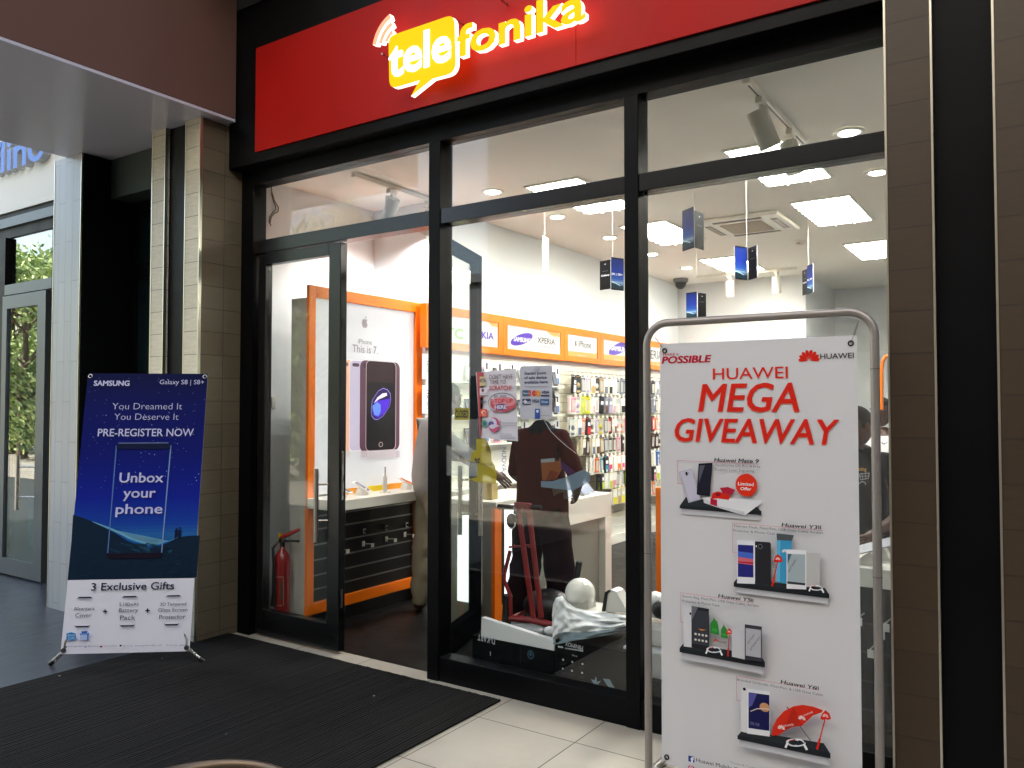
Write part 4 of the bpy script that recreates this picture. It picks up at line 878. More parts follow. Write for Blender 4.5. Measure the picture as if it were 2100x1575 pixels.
for su in (-1, 1):
    foot = Vector(((-5.195, -1.178, .012) if su < 0 else (-4.455, -.625, .012))); p = SB_O+SB_U*su*(SB_W/2-.02)+SB_V*.02
    MB().tube([foot+Vector((0, 0, .004)), p-n_*.006, p-n_*.012+Vector((0, 0, .05)), hub], [.0125, .0125, .008, .008], STEEL, 10).build('leg', T1)
    MB().tube([foot-(p-foot).normalized()*.01+Vector((0, 0, .006)), foot+(p-foot)*.22], .0145, BLACKP, 10).build('rubber_foot', T1)
    tp = SB_O+SB_U*su*(SB_W/2-.02)+SB_V*(SB_H-.02); MB().tube([hub, tp-n_*.01], .007, mat('dark_rod', '#2a2a2c', .5), 8).build('arm', T1)
MB().tube([hub, Vector((hub.x, hub.y, 0))-n_*.42+Vector((0, 0, .05))], .008, mat('dark_rod'), 8).build('rear_leg', T1)
MB().cyl(hub-n_*.02, hub+n_*.02, .025, BLACKP).build('hub', T1)

# ------------------------------------------------------------------ red lettered banner in a steel door frame
HB_U = Vector((math.cos(R(1.17)), math.sin(R(1.17)), 0)); HB_O = Vector((-1.0183, -.5057, .0809)); HB_V = Vector((0, 0, 1)); HN = HB_U.cross(HB_V)
T2 = thing('framed_banner', 'tall white phone giveaway banner with red lettering strung in a round steel frame', 'banner', (HB_O.x, HB_O.y, 0))
def hp(u, z): return HB_O+HB_U*u+Vector((0, 0, z-HB_O.z))
uL, uR, zT = -.461, .462, 1.972; rr = .095; FG = mat('grey_steel_tube', '#9a938e', .38, .55, var=.05, scale=40)
path = [hp(uL, .02), hp(uL, .6), hp(uL, 1.2), hp(uL, zT-rr)]
path += [hp(uL+rr-rr*math.cos(R(a)), zT-rr+rr*math.sin(R(a))) for a in range(10, 90, 10)]
path += [hp(uL+rr, zT), hp(0, zT), hp(uR-rr, zT)] + [hp(uR-rr+rr*math.sin(R(a)), zT-rr+rr*math.cos(R(a))) for a in range(10, 90, 10)]
path += [hp(uR, zT-rr), hp(uR, 1.2), hp(uR, .6), hp(uR, .02)]
fb = MB().tube(path, .0165, FG, 14)
for z, u in ((.97, uL), (.97, uR), (1.75, uR)): fb.cyl(hp(u, z-.0015), hp(u, z+.0015), .0171, mat('seam_dark', '#55504c', .5), 14)
fb.build('frame', T2)
for u in (uL, uR): MB().tube([hp(u, .018)+HN*.28, hp(u, .018)-HN*.24], .0165, FG, 12).build('foot_bar', T2)
MB().tube([hp(uL, .045), hp(uR, .045)], .012, FG, 12).build('lower_rail', T2)
BW, BH = .40, 1.8; bm_ = MB(); NU, NV = 10, 30
for s in (0, 1):
    vs = []
    for j in range(NV+1):
        for i in range(NU+1):
            u = -BW+2*BW*i/NU; v = BH*j/NV; vs.append(HB_O+HB_U*u+HB_V*v-HN*(.001*s+.0003))
    bm_.add(vs, [((j*(NU+1)+i, j*(NU+1)+i+1, (j+1)*(NU+1)+i+1, (j+1)*(NU+1)+i) if not s else (j*(NU+1)+i, (j+1)*(NU+1)+i, (j+1)*(NU+1)+i+1, j*(NU+1)+i+1)) for j in range(NV) for i in range(NU)], mat('banner_vinyl', '#d6d4d6', .45, bump=.04, bscale=5), True)
sh2 = bm_.build('banner_sheet', T2)
F = Flat(HB_O, HB_U, HB_V, .00022, .0004)
RED = PR('#d8281a'); RED2 = PR('#b8203a'); LRED = PR('#ef6a58'); INK2 = PR('#1a1416'); GR2 = PR('#6a666c'); PINKL = PR('#d4484c')
F.z = zoom(1320, 640, 4.038)
F.text('MAKE it', 162, 362, 292, 343, RED2, .01); F.text('POSSIBLE', 153, 426, 548, 371, RED2, .04, .2)
petals(F, 1370, 404, 92, RED, 8, 1.05); F.text('HUAWEI', 1463, 389, 1740, 346, INK2, .01)
F.text('HUAWEI', 573, 560, 1196, 467, LRED, .0); F.text('HUAWEI', 577, 557, 1193, 468, RED, .0)
F.text('MEGA', 455, 824, 1284, 602, LRED, .014, .17); F.text('MEGA', 462, 819, 1288, 600, RED, .014, .17)
F.text('GIVEAWAY', 246, 1069, 1580, 884, LRED, .014, .17); F.text('GIVEAWAY', 252, 1064, 1584, 882, RED, .014, .17)
WHT = PR('#f2f2f4'); SILV = PR('#b9b6c6'); BLKP = PR('#17171c'); SHEL = PR('#22262a')
def shelf(q1, q2, shade=True):
    # tray: top face then front edge; soft printed drop shadow under it
    x0, x1 = q2[0][0], q2[1][0]
    for k in range(8):
        t = k/8; F.poly([(q2[3][0]+14, q2[3][1]+k*7), (q2[2][0]-14, q2[2][1]+k*7), (q2[2][0]-18, q2[2][1]+k*7+8), (q2[3][0]+18, q2[3][1]+k*7+8)], PC(mixh('#a2a1a6', '#d2d0d3', t)))
    F.poly(q1, PR('#2c3035')); F.poly(q2, SHEL)
def handset(x0, y0, x1, y1, body, scr, m=(8, 40, 8, 55), skew=0):
    F.poly([(x0, y0), (x1, y0+skew), (x1, y1+skew), (x0, y1)], PR(body)); F.poly([(x0+m[0], y0+m[1]), (x1-m[2], y0+m[1]+skew*.9), (x1-m[2], y1-m[3]+skew), (x0+m[0], y1-m[3])], PR(scr))
def cable(x, y, s=1.):
    F.line([(x+s*60*math.cos(R(a))-(s*10 if a > 180 else 0), y+s*24*math.sin(R(a))) for a in range(0, 361, 24)], 9*s, WHT); F.line([(x+s*40*math.cos(R(a))-20*s, y+s*22*math.sin(R(a))) for a in range(60, 330, 24)], 8*s, PR('#e4e2e6'))
    F.line([(x-50*s, y-12*s), (x-10*s, y-22*s)], 6*s, PINKL); F.line([(x+50*s, y+8*s), (x+72*s, y+50*s)], 16*s, WHT); F.line([(x-60*s, y), (x-75*s, y+35*s)], 15*s, WHT)
def flexpen(x0, y0, x1, y1, s):
    F.line([(x0, y0), (x1, y1)], 11*s, RED); F.line([((x0*.35+x1*.65), (y0*.35+y1*.65)), (x1, y1-6)], 20*s, RED); F.poly([(x0-45*s, y0+12*s), (x0-32*s, y0-30*s), (x0, y0-62*s), (x0+34*s, y0-32*s), (x0+48*s, y0+14*s), (x0+20*s, y0+22*s), (x0, y0+14*s), (x0-22*s, y0+24*s)], RED); petals(F, x0, y0-4*s, 28*s, PR('#f4d4d0'), 6)
F.z = zoom(1360, 920, 4.9225)
shelf([(235, 487), (960, 590), (995, 640), (172, 575)], [(172, 572), (995, 625), (995, 668), (172, 600)])
F.line([(205, 352), (150, 352), (150, 119), (962, 156)], 3, PINKL)
F.text('Huawei Mate 9', 520, 130, 965, 92, INK2, .02, .2); F.text('Accessories Gift Box & Free', 530, 173, 985, 150, GR2); F.text('Custom Laser Engraving', 530, 219, 925, 195, GR2)
F.poly([(165, 232), (298, 200), (385, 512), (262, 546)], SILV); F.poly([(180, 240), (290, 212), (370, 500), (275, 530)], PR('#c6c2d2')); F.ell(243, 252, 12, 20, BLKP, 12); F.ell(262, 246, 4, 5, BLKP)
F.poly([(365, 150), (505, 142), (478, 480), (345, 462)], BLKP); F.poly([(372, 165), (498, 158), (470, 465), (352, 450)], PR('#20202e')); F.poly([(375, 170), (430, 166), (365, 350)], PR('#5a5a68'))
F.poly([(412, 492), (560, 490), (995, 520), (1000, 545), (828, 675), (555, 590), (420, 545)], PR('#e6e4e8')); F.poly([(412, 492), (555, 575), (828, 635), (828, 675), (550, 590), (418, 545)], PR('#cfcdd2'))
F.poly([(484, 500), (552, 515), (552, 582), (484, 560)], RED2); F.poly([(508, 445), (560, 430), (690, 470), (670, 515), (560, 500), (490, 505)], RED); F.poly([(578, 395), (660, 385), (735, 415), (700, 465), (610, 445)], RED2); F.ell(562, 462, 26, 16, PR('#8c1626'))
F.ell(845, 367, 112, 118, PR('#e0341c'), 0, 72, .07); F.text('Limited', 762, 367, 918, 335, WHT, .02, .15); F.text('Offer', 786, 415, 895, 386, WHT, .02, .15)
shelf([(755, 1305), (1640, 1400), (1684, 1470), (722, 1345)], [(722, 1342), (1684, 1458), (1684, 1505), (722, 1388)])
F.line([(755, 1046), (710, 1046), (710, 745), (1618, 823)], 3, PINKL)
F.text('Huawei Y3', 1205, 782, 1560, 745, INK2, .02, .2); F.text('II', 1575, 808, 1600, 772, INK2, .02)
F.text('Thermo Flask, Flexi-Pen, USB Data Cable Screen', 718, 785, 1618, 762, GR2); F.text('Protector & Phone Case', 718, 831, 1138, 808, GR2)
F.poly([(935, 930), (1085, 940), (1098, 955), (1098, 1360), (940, 1350)], PR('#2a2a2e')); F.ell(990, 983, 24, 26, PR('#6a6a70')); F.ell(990, 983, 16, 18, BLKP); F.ell(950, 980, 5, 10, WHT)
handset(758, 918, 938, 1352, '#e8e6ec', '#2a2a7a', (8, 46, 16, 66), 8); F.poly([(768, 1085), (922, 1110), (922, 1170), (768, 1150)], PR('#d86a7a')); F.poly([(768, 1130), (922, 1142), (922, 1160), (768, 1142)], PR('#b0202c')); F.poly([(768, 1030), (922, 1050), (922, 1110), (768, 1085)], PR('#4a6ac8'))
F.poly([(1155, 850), (1330, 868), (1310, 930), (1160, 925)], PR('#50565a')); F.poly([(1158, 918), (1308, 926), (1300, 1345), (1230, 1355), (1155, 1330)], PR('#3f9ac6')); F.poly([(1158, 918), (1195, 920), (1190, 1338), (1155, 1330)], PR('#62b4da')); petals(F, 1240, 1040, 34, WHT, 6)
flexpen(1170, 1120, 1112, 1385, 1.0)
F.poly([(1452, 1040), (1600, 1048), (1596, 1370), (1452, 1390)], PR('#c0bebc')); handset(1258, 1010, 1456, 1405, '#eceaee', '#a7b4b8', (8, 44, 10, 50), 8); F.poly([(1266, 1330), (1446, 1350), (1446, 1372), (1266, 1355)], PR('#3a3a40')); F.poly([(1268, 1054), (1310, 1056), (1268, 1160)], PR('#3c6a80'))
u_, v_ = F.uv(1285, 1240); hh = F.uv(1285, 1205)[1]-v_; F.textuv('screen', u_, v_, hh*4.2, hh*.75, GR2, 0, 0, 60)
cable(1560, 1395, 1.0)
F.z = zoom(1360, 1200, 4.2)
shelf([(195, 485), (850, 590), (890, 650), (158, 530)], [(158, 528), (890, 648), (890, 697), (158, 565)])
F.line([(200, 313), (165, 306), (165, 55), (800, 145)], 2.6, PINKL)
F.text('Huawei Y5', 490, 97, 765, 66, INK2, .02, .2); F.text('II', 772, 134, 790, 108, INK2, .02)
F.text('Sports Bag, Flexi-Pen, USB Data Cable, Screen', 180, 92, 838, 72, GR2); F.text('Protector & Phone Case', 180, 132, 500, 112, GR2)
F.poly([(190, 190), (265, 180), (272, 525), (195, 515)], PR('#d9d7da')); F.ell(252, 235, 8, 12, BLKP)
handset(262, 168, 412, 522, '#26262b', '#3b3d44', (6, 26, 6, 34), 26)
for i in range(4):
    for j in range(2): F.rect(288+i*31, 398+j*48+i*5, 306+i*31, 418+j*48+i*5, PR('#e2ded2'), .25)
F.poly([(320, 362), (395, 372), (350, 380)], PR('#d88a4a')); F.poly([(264, 172), (320, 178), (262, 300)], PR('#6a6c74'))
for x, y, s in ((462, 350, 1.0), (545, 395, .8)):
    F.poly([(x-35*s, y+50*s), (x-35*s, y-30*s), (x-20*s, y-60*s), (x, y-70*s), (x+25*s, y-45*s), (x+35*s, y+5*s), (x+38*s, y+66*s)], PR('#2f8a34')); F.line([(x-12*s, y-62*s), (x-6*s, y-84*s), (x+6*s, y-60*s)], 5*s, PR('#2a6a2c')); F.poly([(x-22*s, y+5*s), (x+24*s, y+15*s), (x+24*s, y+40*s), (x-22*s, y+32*s)], PR('#3fa544'))
petals(F, 473, 470, 24, RED, 7); F.text('HUAWEI', 496, 478, 560, 464, INK2)
flexpen(588, 395, 577, 600, .62)
F.poly([(610, 355), (720, 375), (740, 628), (612, 600)], PR('#c9c7cb')); handset(722, 322, 868, 625, '#3a3a42', '#b4b3b8', (8, 32, 8, 36), 20)
for s, dy in (('screen', 0), ('protector', 0)):
    u_, v_ = F.uv(*((752, 492) if s == 'screen' else (775, 545))); hh = F.uv(752, 460)[1]-v_ if s == 'screen' else hh
    hh = abs(F.uv(752, 470)[1]-F.uv(752, 492)[1]); F.textuv(s, u_, v_, hh*(4.8 if s == 'screen' else 6.8), hh*.9, GR2, 0, 0, 56)
cable(462, 540, .95)
shelf([(705, 1222), (1400, 1335), (1457, 1425), (662, 1275)], [(662, 1268), (1457, 1420), (1457, 1466), (662, 1302)])
F.line([(690, 976), (655, 970), (655, 762), (1362, 884)], 2.6, PINKL)
F.text('Huawei Y6', 1032, 825, 1332, 794, INK2, .02, .2); F.text('II', 1338, 876, 1356, 848, INK2, .02)
F.text('Branded Umbrella, Flexi-Pen, & USB Data Cable', 660, 800, 1392, 780, GR2)
F.poly([(695, 855), (752, 862), (756, 1250), (695, 1235)], PR('#dddbde')); F.ell(722, 873, 13, 13, BLKP)
handset(748, 868, 940, 1252, '#e9e7ea', '#1c1c4e', (10, 32, 4, 48), 26); F.ell(896, 1028, 42, 38, PR('#c9946a'), 0); F.line([(775, 1062), (830, 1040), (905, 1040), (936, 1045)], 7, PR('#e2d2c6')); F.poly([(758, 905), (830, 915), (790, 1010), (760, 1030)], PR('#5a58a0'))
F.text('08:08', 772, 1175, 850, 1148, PR('#8a8ac0'), -.02)
F.poly([(955, 1272), (965, 1200), (1000, 1125), (1060, 1060), (1140, 1018), (1220, 1005), (1310, 1020), (1395, 1050), (1385, 1070), (1310, 1095), (1215, 1185), (1130, 1195), (1050, 1240), (1020, 1262)], PR('#d8301c')); F.poly([(1140, 1018), (1215, 1185), (1130, 1195), (1050, 1240), (1110, 1100)], PR('#c02818'))
F.line([(1200, 1190), (1290, 1312)], 5, BLKP); F.line([(1087, 1022), (1102, 1042)], 8, BLKP)
for x, y, r in ((1040, 1212, 22), (1215, 1130, 22)): petals(F, x, y, 36, PR('#f6dcd6'), 7)
for x0, y, x1, rt in ((1065, 1192, 1142, 20), (1238, 1100, 1315, 30)): u_, v_ = F.uv(x0, y); u2, v2 = F.uv(x1, y); F.textuv('HUAWEI', u_, v_, (u2-u_)*1.1, (u2-u_)*.2, PR('#f6dcd6'), .01, 0, rt)
flexpen(1417, 1110, 1345, 1388, 1.0); cable(1170, 1325, 1.25)
F.rect(247, 1436, 300, 1498, PR('#22408a')); F.text('f', 268, 1494, 296, 1448, WHT, .03); F.text('Huawei Mobile Ghana', 315, 1488, 770, 1455, INK2)
F.rect(247, 1517, 300, 1578, PR('#c04a78'), .3); F.ell(273, 1547, 17, 18, WHT); F.ell(273, 1547, 11, 12, PR('#c04a78')); F.text('Huawei Mobile Ghana', 310, 1575, 770, 1542, INK2)
F.text('*Terms & Conditions Apply', 600, 1497, 965, 1482, GR2, -.01)
F.build('printed_artwork', sh2)
for su, sv in ((-1, 1), (1, 1), (-1, 0), (1, 0)):
    p = HB_O+HB_U*su*(BW-.022)+HB_V*(BH-.03 if sv else .03); e = hp(uL+.055 if su < 0 else uR-.055, zT-.035 if sv else .06)
    if su < 0 and sv: e = hp(uL+.035, zT-.055)
    q = MB(); q.tube([p+HN*.001+HB_U*.009*math.cos(R(a))+HB_V*.009*math.sin(R(a)) for a in range(0, 361, 30)], .003, mat('eyelet_dark', '#2a2826', .3, .8), 6); q.build('eyelet', sh2)
    q = MB(); d_ = e-p; pts = [p+d_*(i/60)+(HB_U*math.cos(i*1.2)+HN*math.sin(i*1.2))*(.0045 if 18 < i < 50 else .0005) for i in range(61)]; q.tube(pts, .0012, mat('spring_steel', '#8a8680', .3, 1), 5); q.build('spring', T2)
# ------------------------------------------------------------------ goods standing in the window
CB = mat('black_carton', '#07080a', .6, spec=.1, var=.08, scale=5); FOAM = mat('white_foam', '#dfe0e2', .75, bump=.25, bscale=90); KRED = mat('kart_red', '#7c140f', .35, coat=.3)
t = thing('toy_kart_carton', 'open black carton with upside down lettering and white foam, left in the window', 'carton', (-2.6, .3, 0))
x0, x1, y0, y1, zt = -2.87, -2.305, .075, .52, .262
q = MB()
for a, c in (((x0, y0, 0), (x1, y0+.006, zt)), ((x0, y1-.006, 0), (x1, y1, zt)), ((x0, y0+.006, 0), (x0+.006, y1-.006, zt)), ((x1-.006, y0+.006, 0), (x1, y1-.006, zt)), ((x0, y0, 0), (x1, y1, .005))): q.box(a, c, CB)
q.build('carton', t)
q = MB(); q.prism([Vector(p) for p in ((x0+.01, y0-.012, zt), (x1-.02, y0-.012, zt+.02), (x1-.06, y0-.07, .16), (x0+.24, y0-.06, .13))], (0, -1, 0), .004, CB)
F = Flat((0, y0, 0), (1, 0, 0), (0, 0, 1)); z3b = zoom(880, 1100, 3.9375); F.z = z3b; INKW = mat('print_pale', '#c9ccd2', .5)
a = F.uv(533, 842); c_ = F.uv(395, 815); F.textuv('D-KART', a[0], a[1]+.014, a[0]-c_[0], .036, INKW, .01, 0, 177)
F.ell(822, 955, 26, 36, mat('print_teal_ring', '#2f5a66', .5)); F.ell(822, 955, 18, 26, CB); F.ell(822, 950, 10, 16, mat('print_teal_ring')); F.poly([(494, 925), (502, 935), (500, 965), (495, 962)], INKW); F.line([(745, 880), (742, 1030)], 2, mat('carton_seam', '#2c2d30', .6))
F.build('printed_lettering', t)
q = MB(); q.prism([Vector(p) for p in ((x0+.05, .085, .12), (x1-.01, .085, .12), (x1-.01, .085, .315), (x0+.06, .085, .372))], (0, 1, 0), .035, FOAM)
q.box((x0+.02, .42, .02), (x1-.02, .48, .28), FOAM, .008); q.sph((x1-.1, .2, .33), (.045, .03, .025), FOAM, 9, 6); q.sph((x1-.06, .22, .315), (.05, .04, .03), FOAM, 8, 5); q.build('foam_packing', t)
q = MB(); q.sph((-2.6, .28, .29), (.13, .08, .035), mat('crumpled_bag', '#8c8f92', .3), 9, 7, fn=lambda u: u*(1+.25*noise.noise(u*4))); q.build('plastic_bag', t)
# red kart frame standing in the carton
t = thing('toy_kart', 'red tubular kart frame with black handlebar standing in the open carton', 'kart', (-2.55, .3, .02)); YK = .30
def K(x, y, Y=YK): return atY(x, y, Y)
q = MB()
for a, c in (((1062, 1040), (1094, 1268)), ((1084, 1040), (1110, 1266))): q.tube([K(*a), K(*c)], .0165, KRED, 10)
q.box(K(1057, 1048)-Vector((0, .02, 0)), K(1090, 1032)+Vector((0, .012, 0)), KRED, .006); q.build('steering_column', t)
q = MB(); q.tube([K(1046, 1268), K(1090, 1272), K(1134, 1282)], .019, KRED, 10); q.tube([K(1046, 1130), K(1035, 1175), K(1034, 1190), K(1046, 1220), K(1048, 1268)], .012, KRED, 10)
q.tube([K(1134, 1282), K(1134, 1282)+Vector((0, .18, 0)), K(1046, 1268)+Vector((0, .18, 0)), K(1046, 1268)], .015, KRED, 10); q.build('base_frame', t)
q = MB(); q.tube([K(1022, 1039), K(1056, 1041)], [.016, .015], RUBBER, 12); q.tube([K(1088, 1040), K(1110, 1040)], .013, RUBBER, 12); q.build('handlebar_grip', t)
q = MB(); q.sph(K(1049, 1068, .27), (.032, .03, .045), BLACKP, 16, 10); q.sph(K(1058, 1050, .27), (.016, .016, .018), BLACKP); q.build('lamp_housing', t)
q = MB(); p = K(1049, 1072, .25); q.tube([p+Vector((.034*math.cos(R(a)), -.012, .036*math.sin(R(a)))) for a in range(-110, 20, 12)], .0035, mat('white_rim', '#e6e6e2', .3), 6); q.build('lamp_rim', t)
q = MB()
for x, y in ((1054, 1041), (1070, 1042), (1045, 1122), (1055, 1118), (1085, 1121), (1094, 1116)): q.cyl(K(x, y, YK-.012), K(x, y, YK-.024), .0075, CHROME if y < 1100 else KRED, 10)
q.tube([K(1044, 1122), K(1096, 1117)], .006, KRED, 8); q.build('bolt', t)
q = MB(); p = K(1125, 1245, .5); q.sph(p, (.17, .13, .11), BLACKP, 20, 10); q.tube([K(1042, 1220, .33), K(1038, 1290, .33)], .03, RUBBER); q.build('seat', t)
# second carton with white scooter, plastic wrap, black stick
t = thing('scooter_carton', 'tall black carton with small white upside down print, right in the window', 'carton', (-2.05, .3, 0))
MB().box((-2.30, .07, 0), (-1.86, .50, .33), CB, .004).build('carton', t)
F = Flat((0, .07, 0), (1, 0, 0), (0, 0, 1)); F.z = z3b
a = F.uv(1244, 905); c_ = F.uv(1100, 880); F.textuv('MINIMOX', a[0], a[1]+.012, a[0]-c_[0], .022, INKW, .012, 0, 176)
F.poly([(1042, 882), (1084, 888), (1084, 902), (1042, 896)], INKW); F.line([(1100, 902), (1245, 925)], 10, INKW); F.text('PREMIUM SERIES', 1106, 908, 1238, 900, CB); a = F.uv(1198, 975); F.textuv('FEATURES', a[0], a[1]+.008, .032, .007, INKW, 0, 0, 176)
for x, y in ((1085, 995), (1160, 1012), (1243, 1028), (1085, 1065), (1160, 1082), (1243, 1098)): F.ell(x, y, 8, 9, INKW, 0, 7); F.line([(x-28, y+24), (x+28, y+30)], 1.5, mat('print_dim', '#3c3e44', .5)); F.line([(x-22, y+35), (x+20, y+40)], 2, mat('print_dim'))
F.poly([(1315, 1150), (1345, 1155), (1355, 1125), (1365, 1170), (1395, 1160), (1370, 1195), (1340, 1190)], mat('print_steel_blue', '#6f8794', .5)); F.poly([(1412, 1145), (1465, 1148), (1508, 1222), (1485, 1235), (1440, 1190)], mat('print_steel_blue'))
F.build('printed_lettering', t)
t = thing('toy_scooter', 'white ride-on toy with a round fender under clear plastic wrap in the window', 'ride-on toy', (-2.05, .3, .33)); GW = mat('glossy_white', '#e4e2da', .25, coat=.4)
c = atY(1190, 1217, .30); q = MB(); q.sph(c, .088, GW, 28, 18); q.build('round_fender', t)
q = MB(); q.prism([c+Vector(p) for p in ((-.02, -.075, -.085), (.03, -.07, -.02), (.075, -.05, -.02), (.085, -.05, -.09))], (0, 1, 0), .09, mat('fender_shade', '#bdbbb2', .3)); q.build('fender_insert', t)
q = MB(); q.box(c+Vector((-.12, -.1, -.14)), c+Vector((.32, .16, -.07)), GW, .03); q.build('deck', t)
q = MB(); d0 = atY(1238, 1255, .22); q.prism([atY(x, y, .22) for x, y in ((1240, 1254), (1246, 1216), (1254, 1209), (1264, 1214), (1282, 1246), (1284, 1256))], (0, 1, 0), .09, GW); q.build('tail_fin', t)
q = MB(); q.prism([atY(x, y, .215) for x, y in ((1234, 1254), (1240, 1215), (1250, 1209), (1253, 1212), (1246, 1218), (1241, 1254))], (0, 1, 0), .1, BLACKP); q.build('fin_edge', t)
t = tag(MB().tube([atY(1182, 1192, .45), atY(1184, 1178, .45), atY(1188, 1152, .45)], [.008, .018, .019], RUBBER, 12).build('handle_grip'), 'black rubber grip standing upright behind the round white toy fender', 'handle')
# crumpled plastic wrap: a draped sheet
WRAP = mat('plastic_wrap', '#eceeef', .35, spec=.4, bump=.3, bscale=14); WRAP.node_tree.nodes['Principled BSDF'].inputs['Alpha'].default_value = .93
WR2 = film('clear_wrap', '#9fb4bd', .55, .12)
top = [(1132, 1262), (1134, 1240), (1140, 1226), (1153, 1222), (1163, 1234), (1180, 1246), (1198, 1251), (1225, 1254), (1255, 1258), (1283, 1262), (1300, 1264)]
bot = [(1134, 1322), (1140, 1321), (1148, 1320), (1160, 1318), (1172, 1315), (1190, 1312), (1210, 1309), (1232, 1305), (1256, 1300), (1283, 1291), (1300, 1288)]
NJ = 26; q = MB(); vs = []; mi_split = 20
for j in range(NJ+1):
    for i in range(41):
        s = i/40*10; k = min(int(s), 9); f = s-k; a = Vector(top[k]).lerp(Vector(top[k+1]), f); bb_ = Vector(bot[k]).lerp(Vector(bot[k+1]), f); p = a.lerp(bb_, j/NJ)
        n1 = noise.noise(Vector((i*.16-j*.05, j*.22+i*.06, 0))); n2 = noise.noise(Vector((i*.35+j*.2, j*.5-i*.12, 3)))
        Y = .20-.14*(j/NJ)**.7+.05*n1+.018*n2; vs.append(atY(p.x, p.y, max(.045, Y)))
q.add(vs, [(j*41+i, (j+1)*41+i, (j+1)*41+i+1, j*41+i+1) for j in range(mi_split) for i in range(40)], WRAP, True)
q.add(vs, [(j*41+i, (j+1)*41+i, (j+1)*41+i+1, j*41+i+1) for j in range(mi_split, NJ) for i in range(40)], WR2, True)
tag(q.build('plastic_wrap'), 'crumpled white plastic wrap draped over the black carton in the window', 'plastic wrap')
t = thing('toy_scooter', 'second white ride-on toy, mostly hidden behind the steel banner pole', 'ride-on toy', (-1.6, .3, .0))
c = atY(1345, 1240, .28); MB().sph(c, .07, GW, 20, 14).build('round_fender', t); MB().sph(c+Vector((.05, -.05, -.01)), (.05, .04, .05), BLACKP, 16, 10).build('fender_insert', t); MB().box(c+Vector((-.12, -.1, -.2)), c+Vector((.16, .14, -.08)), GW, .03).build('deck', t)
q = MB(); q.box((c.x-.12, .12, c.z-.34), (c.x+.25, .5, c.z-.2), FOAM, .01); q.build('foam_packing', t)
tag(MB().box((c.x-.13, .09, 0), (c.x+.4, .5, c.z-.345), CB, .004).build('black_carton'), 'plain black carton behind the left leg of the steel banner frame', 'carton')
# ------------------------------------------------------------------ notices fixed to the middle window
PW_ = mat('notice_paper', '#d4d2dc', .55)
def prn(h): return mat('notice_'+h.strip('#'), h, .5)
P0 = [atY(x, y, -.0065) for x, y in ((976, 764), (1058, 756), (1062, 905), (984, 897))]
t = thing('paper_notice', 'creased paper notice with red heading stuck on the middle window', 'notice', (sum((p.x for p in P0))/4, -.0065, P0[3].z))
q = MB(); vs = []; 
for s in (0, 1):
    vs = [P0[3].lerp(P0[2], i/12).lerp(P0[0].lerp(P0[1], i/12), j/16)+Vector((0, -.0045*max(0, math.sin(i*.9+j*.15))*(.3 if i else 0)+.0008*s, 0)) for j in range(17) for i in range(13)]
    q.add(vs, [(j*13+i, j*13+i+1, (j+1)*13+i+1, (j+1)*13+i) if not s else (j*13+i, (j+1)*13+i, (j+1)*13+i+1, j*13+i+1) for j in range(16) for i in range(12)], PW_, True)
sh = q.build('paper_sheet', t)
F = Flat((0, -.0118, 0), (1, 0, 0), (0, 0, 1), .0002, .0002); F.z = zoom(880, 660, 5.25)
F.poly([(512, 540), (586, 545), (592, 600), (548, 700), (560, 1240), (545, 1240), (528, 900)], prn('#b84a50')); F.rect(545, 590, 608, 690, prn('#c9b98c')); F.ell(578, 632, 32, 20, prn('#3a4a6a')); F.ell(578, 632, 24, 13, prn('#c9b98c')); F.text('MTN', 558, 638, 598, 625, prn('#2a3a5a'))
F.text("DON'T HAVE", 650, 618, 900, 570, prn('#6a3a46'), .0); F.text('TIME TO', 655, 670, 826, 628, prn('#6a3a46'), .0); F.text('SCRATCH?', 652, 736, 888, 690, prn('#c04a4e'), .03)
F.rect(548, 712, 628, 790, prn('#dcd6e0'), .1); F.ell(580, 738, 15, 20, prn('#8a4a5c')); F.text('vodafone', 556, 774, 622, 764, prn('#8a4a5c')); F.rect(548, 798, 600, 812, prn('#a86a6a'))
F.text('tigo', 556, 872, 618, 840, prn('#5a5a6a'), .02); F.rect(552, 940, 628, 1022, prn('#d8503c'), .08); F.ell(590, 975, 24, 22, prn('#f0c8b8')); F.ell(596, 978, 15, 14, prn('#d8503c')); F.text('airtel', 572, 1012, 612, 1000, prn('#f0d8d0'))
F.ell(600, 1095, 34, 40, prn('#5a9a8a')); F.ell(600, 1095, 18, 22, prn('#2f5a6a'))
F.ell(790, 868, 155, 105, prn('#5a5a66')); F.ell(790, 872, 150, 100, prn('#c9c6d2')); F.ell(800, 890, 140, 72, prn('#c9505c')); F.ell(810, 860, 132, 52, prn('#d68a92')); F.poly([(700, 960), (760, 940), (890, 930), (840, 975), (760, 965), (690, 975)], prn('#b84a60'))
F.text('BUY', 708, 815, 745, 790, prn('#4a4a52'), .02); F.text('MORE', 768, 812, 838, 788, prn('#8a8a94'), .02); F.text('E-TOP UP', 668, 872, 905, 832, prn('#c23a40'), .03); F.ell(780, 915, 66, 34, prn('#5a4a86')); F.text('HERE', 715, 936, 840, 900, prn('#e2dcea'), .03)
F.ell(705, 1108, 60, 80, prn('#c24a78')); F.ell(690, 1095, 46, 58, prn('#cfcbe0')); F.text('e', 652, 1122, 700, 1052, prn('#5a4a96'), .05); F.ell(712, 1120, 52, 14, prn('#cfcbe0')); F.text('Transactions', 768, 1102, 955, 1070, prn('#5c5a66'), -.01)
for yy, x0_, x1_ in ((1112, 768, 945), (1205, 770, 895), (1222, 770, 905), (1238, 770, 935), (1252, 770, 940)): F.line([(x0_, yy), (x1_, yy+5)], 4, prn('#8a8894'))
F.build('printed_lettering', sh)
P1 = [atY(x, y, -.0075) for x, y in ((1067, 752), (1132.5, 752), (1132.5, 862), (1067, 859))]
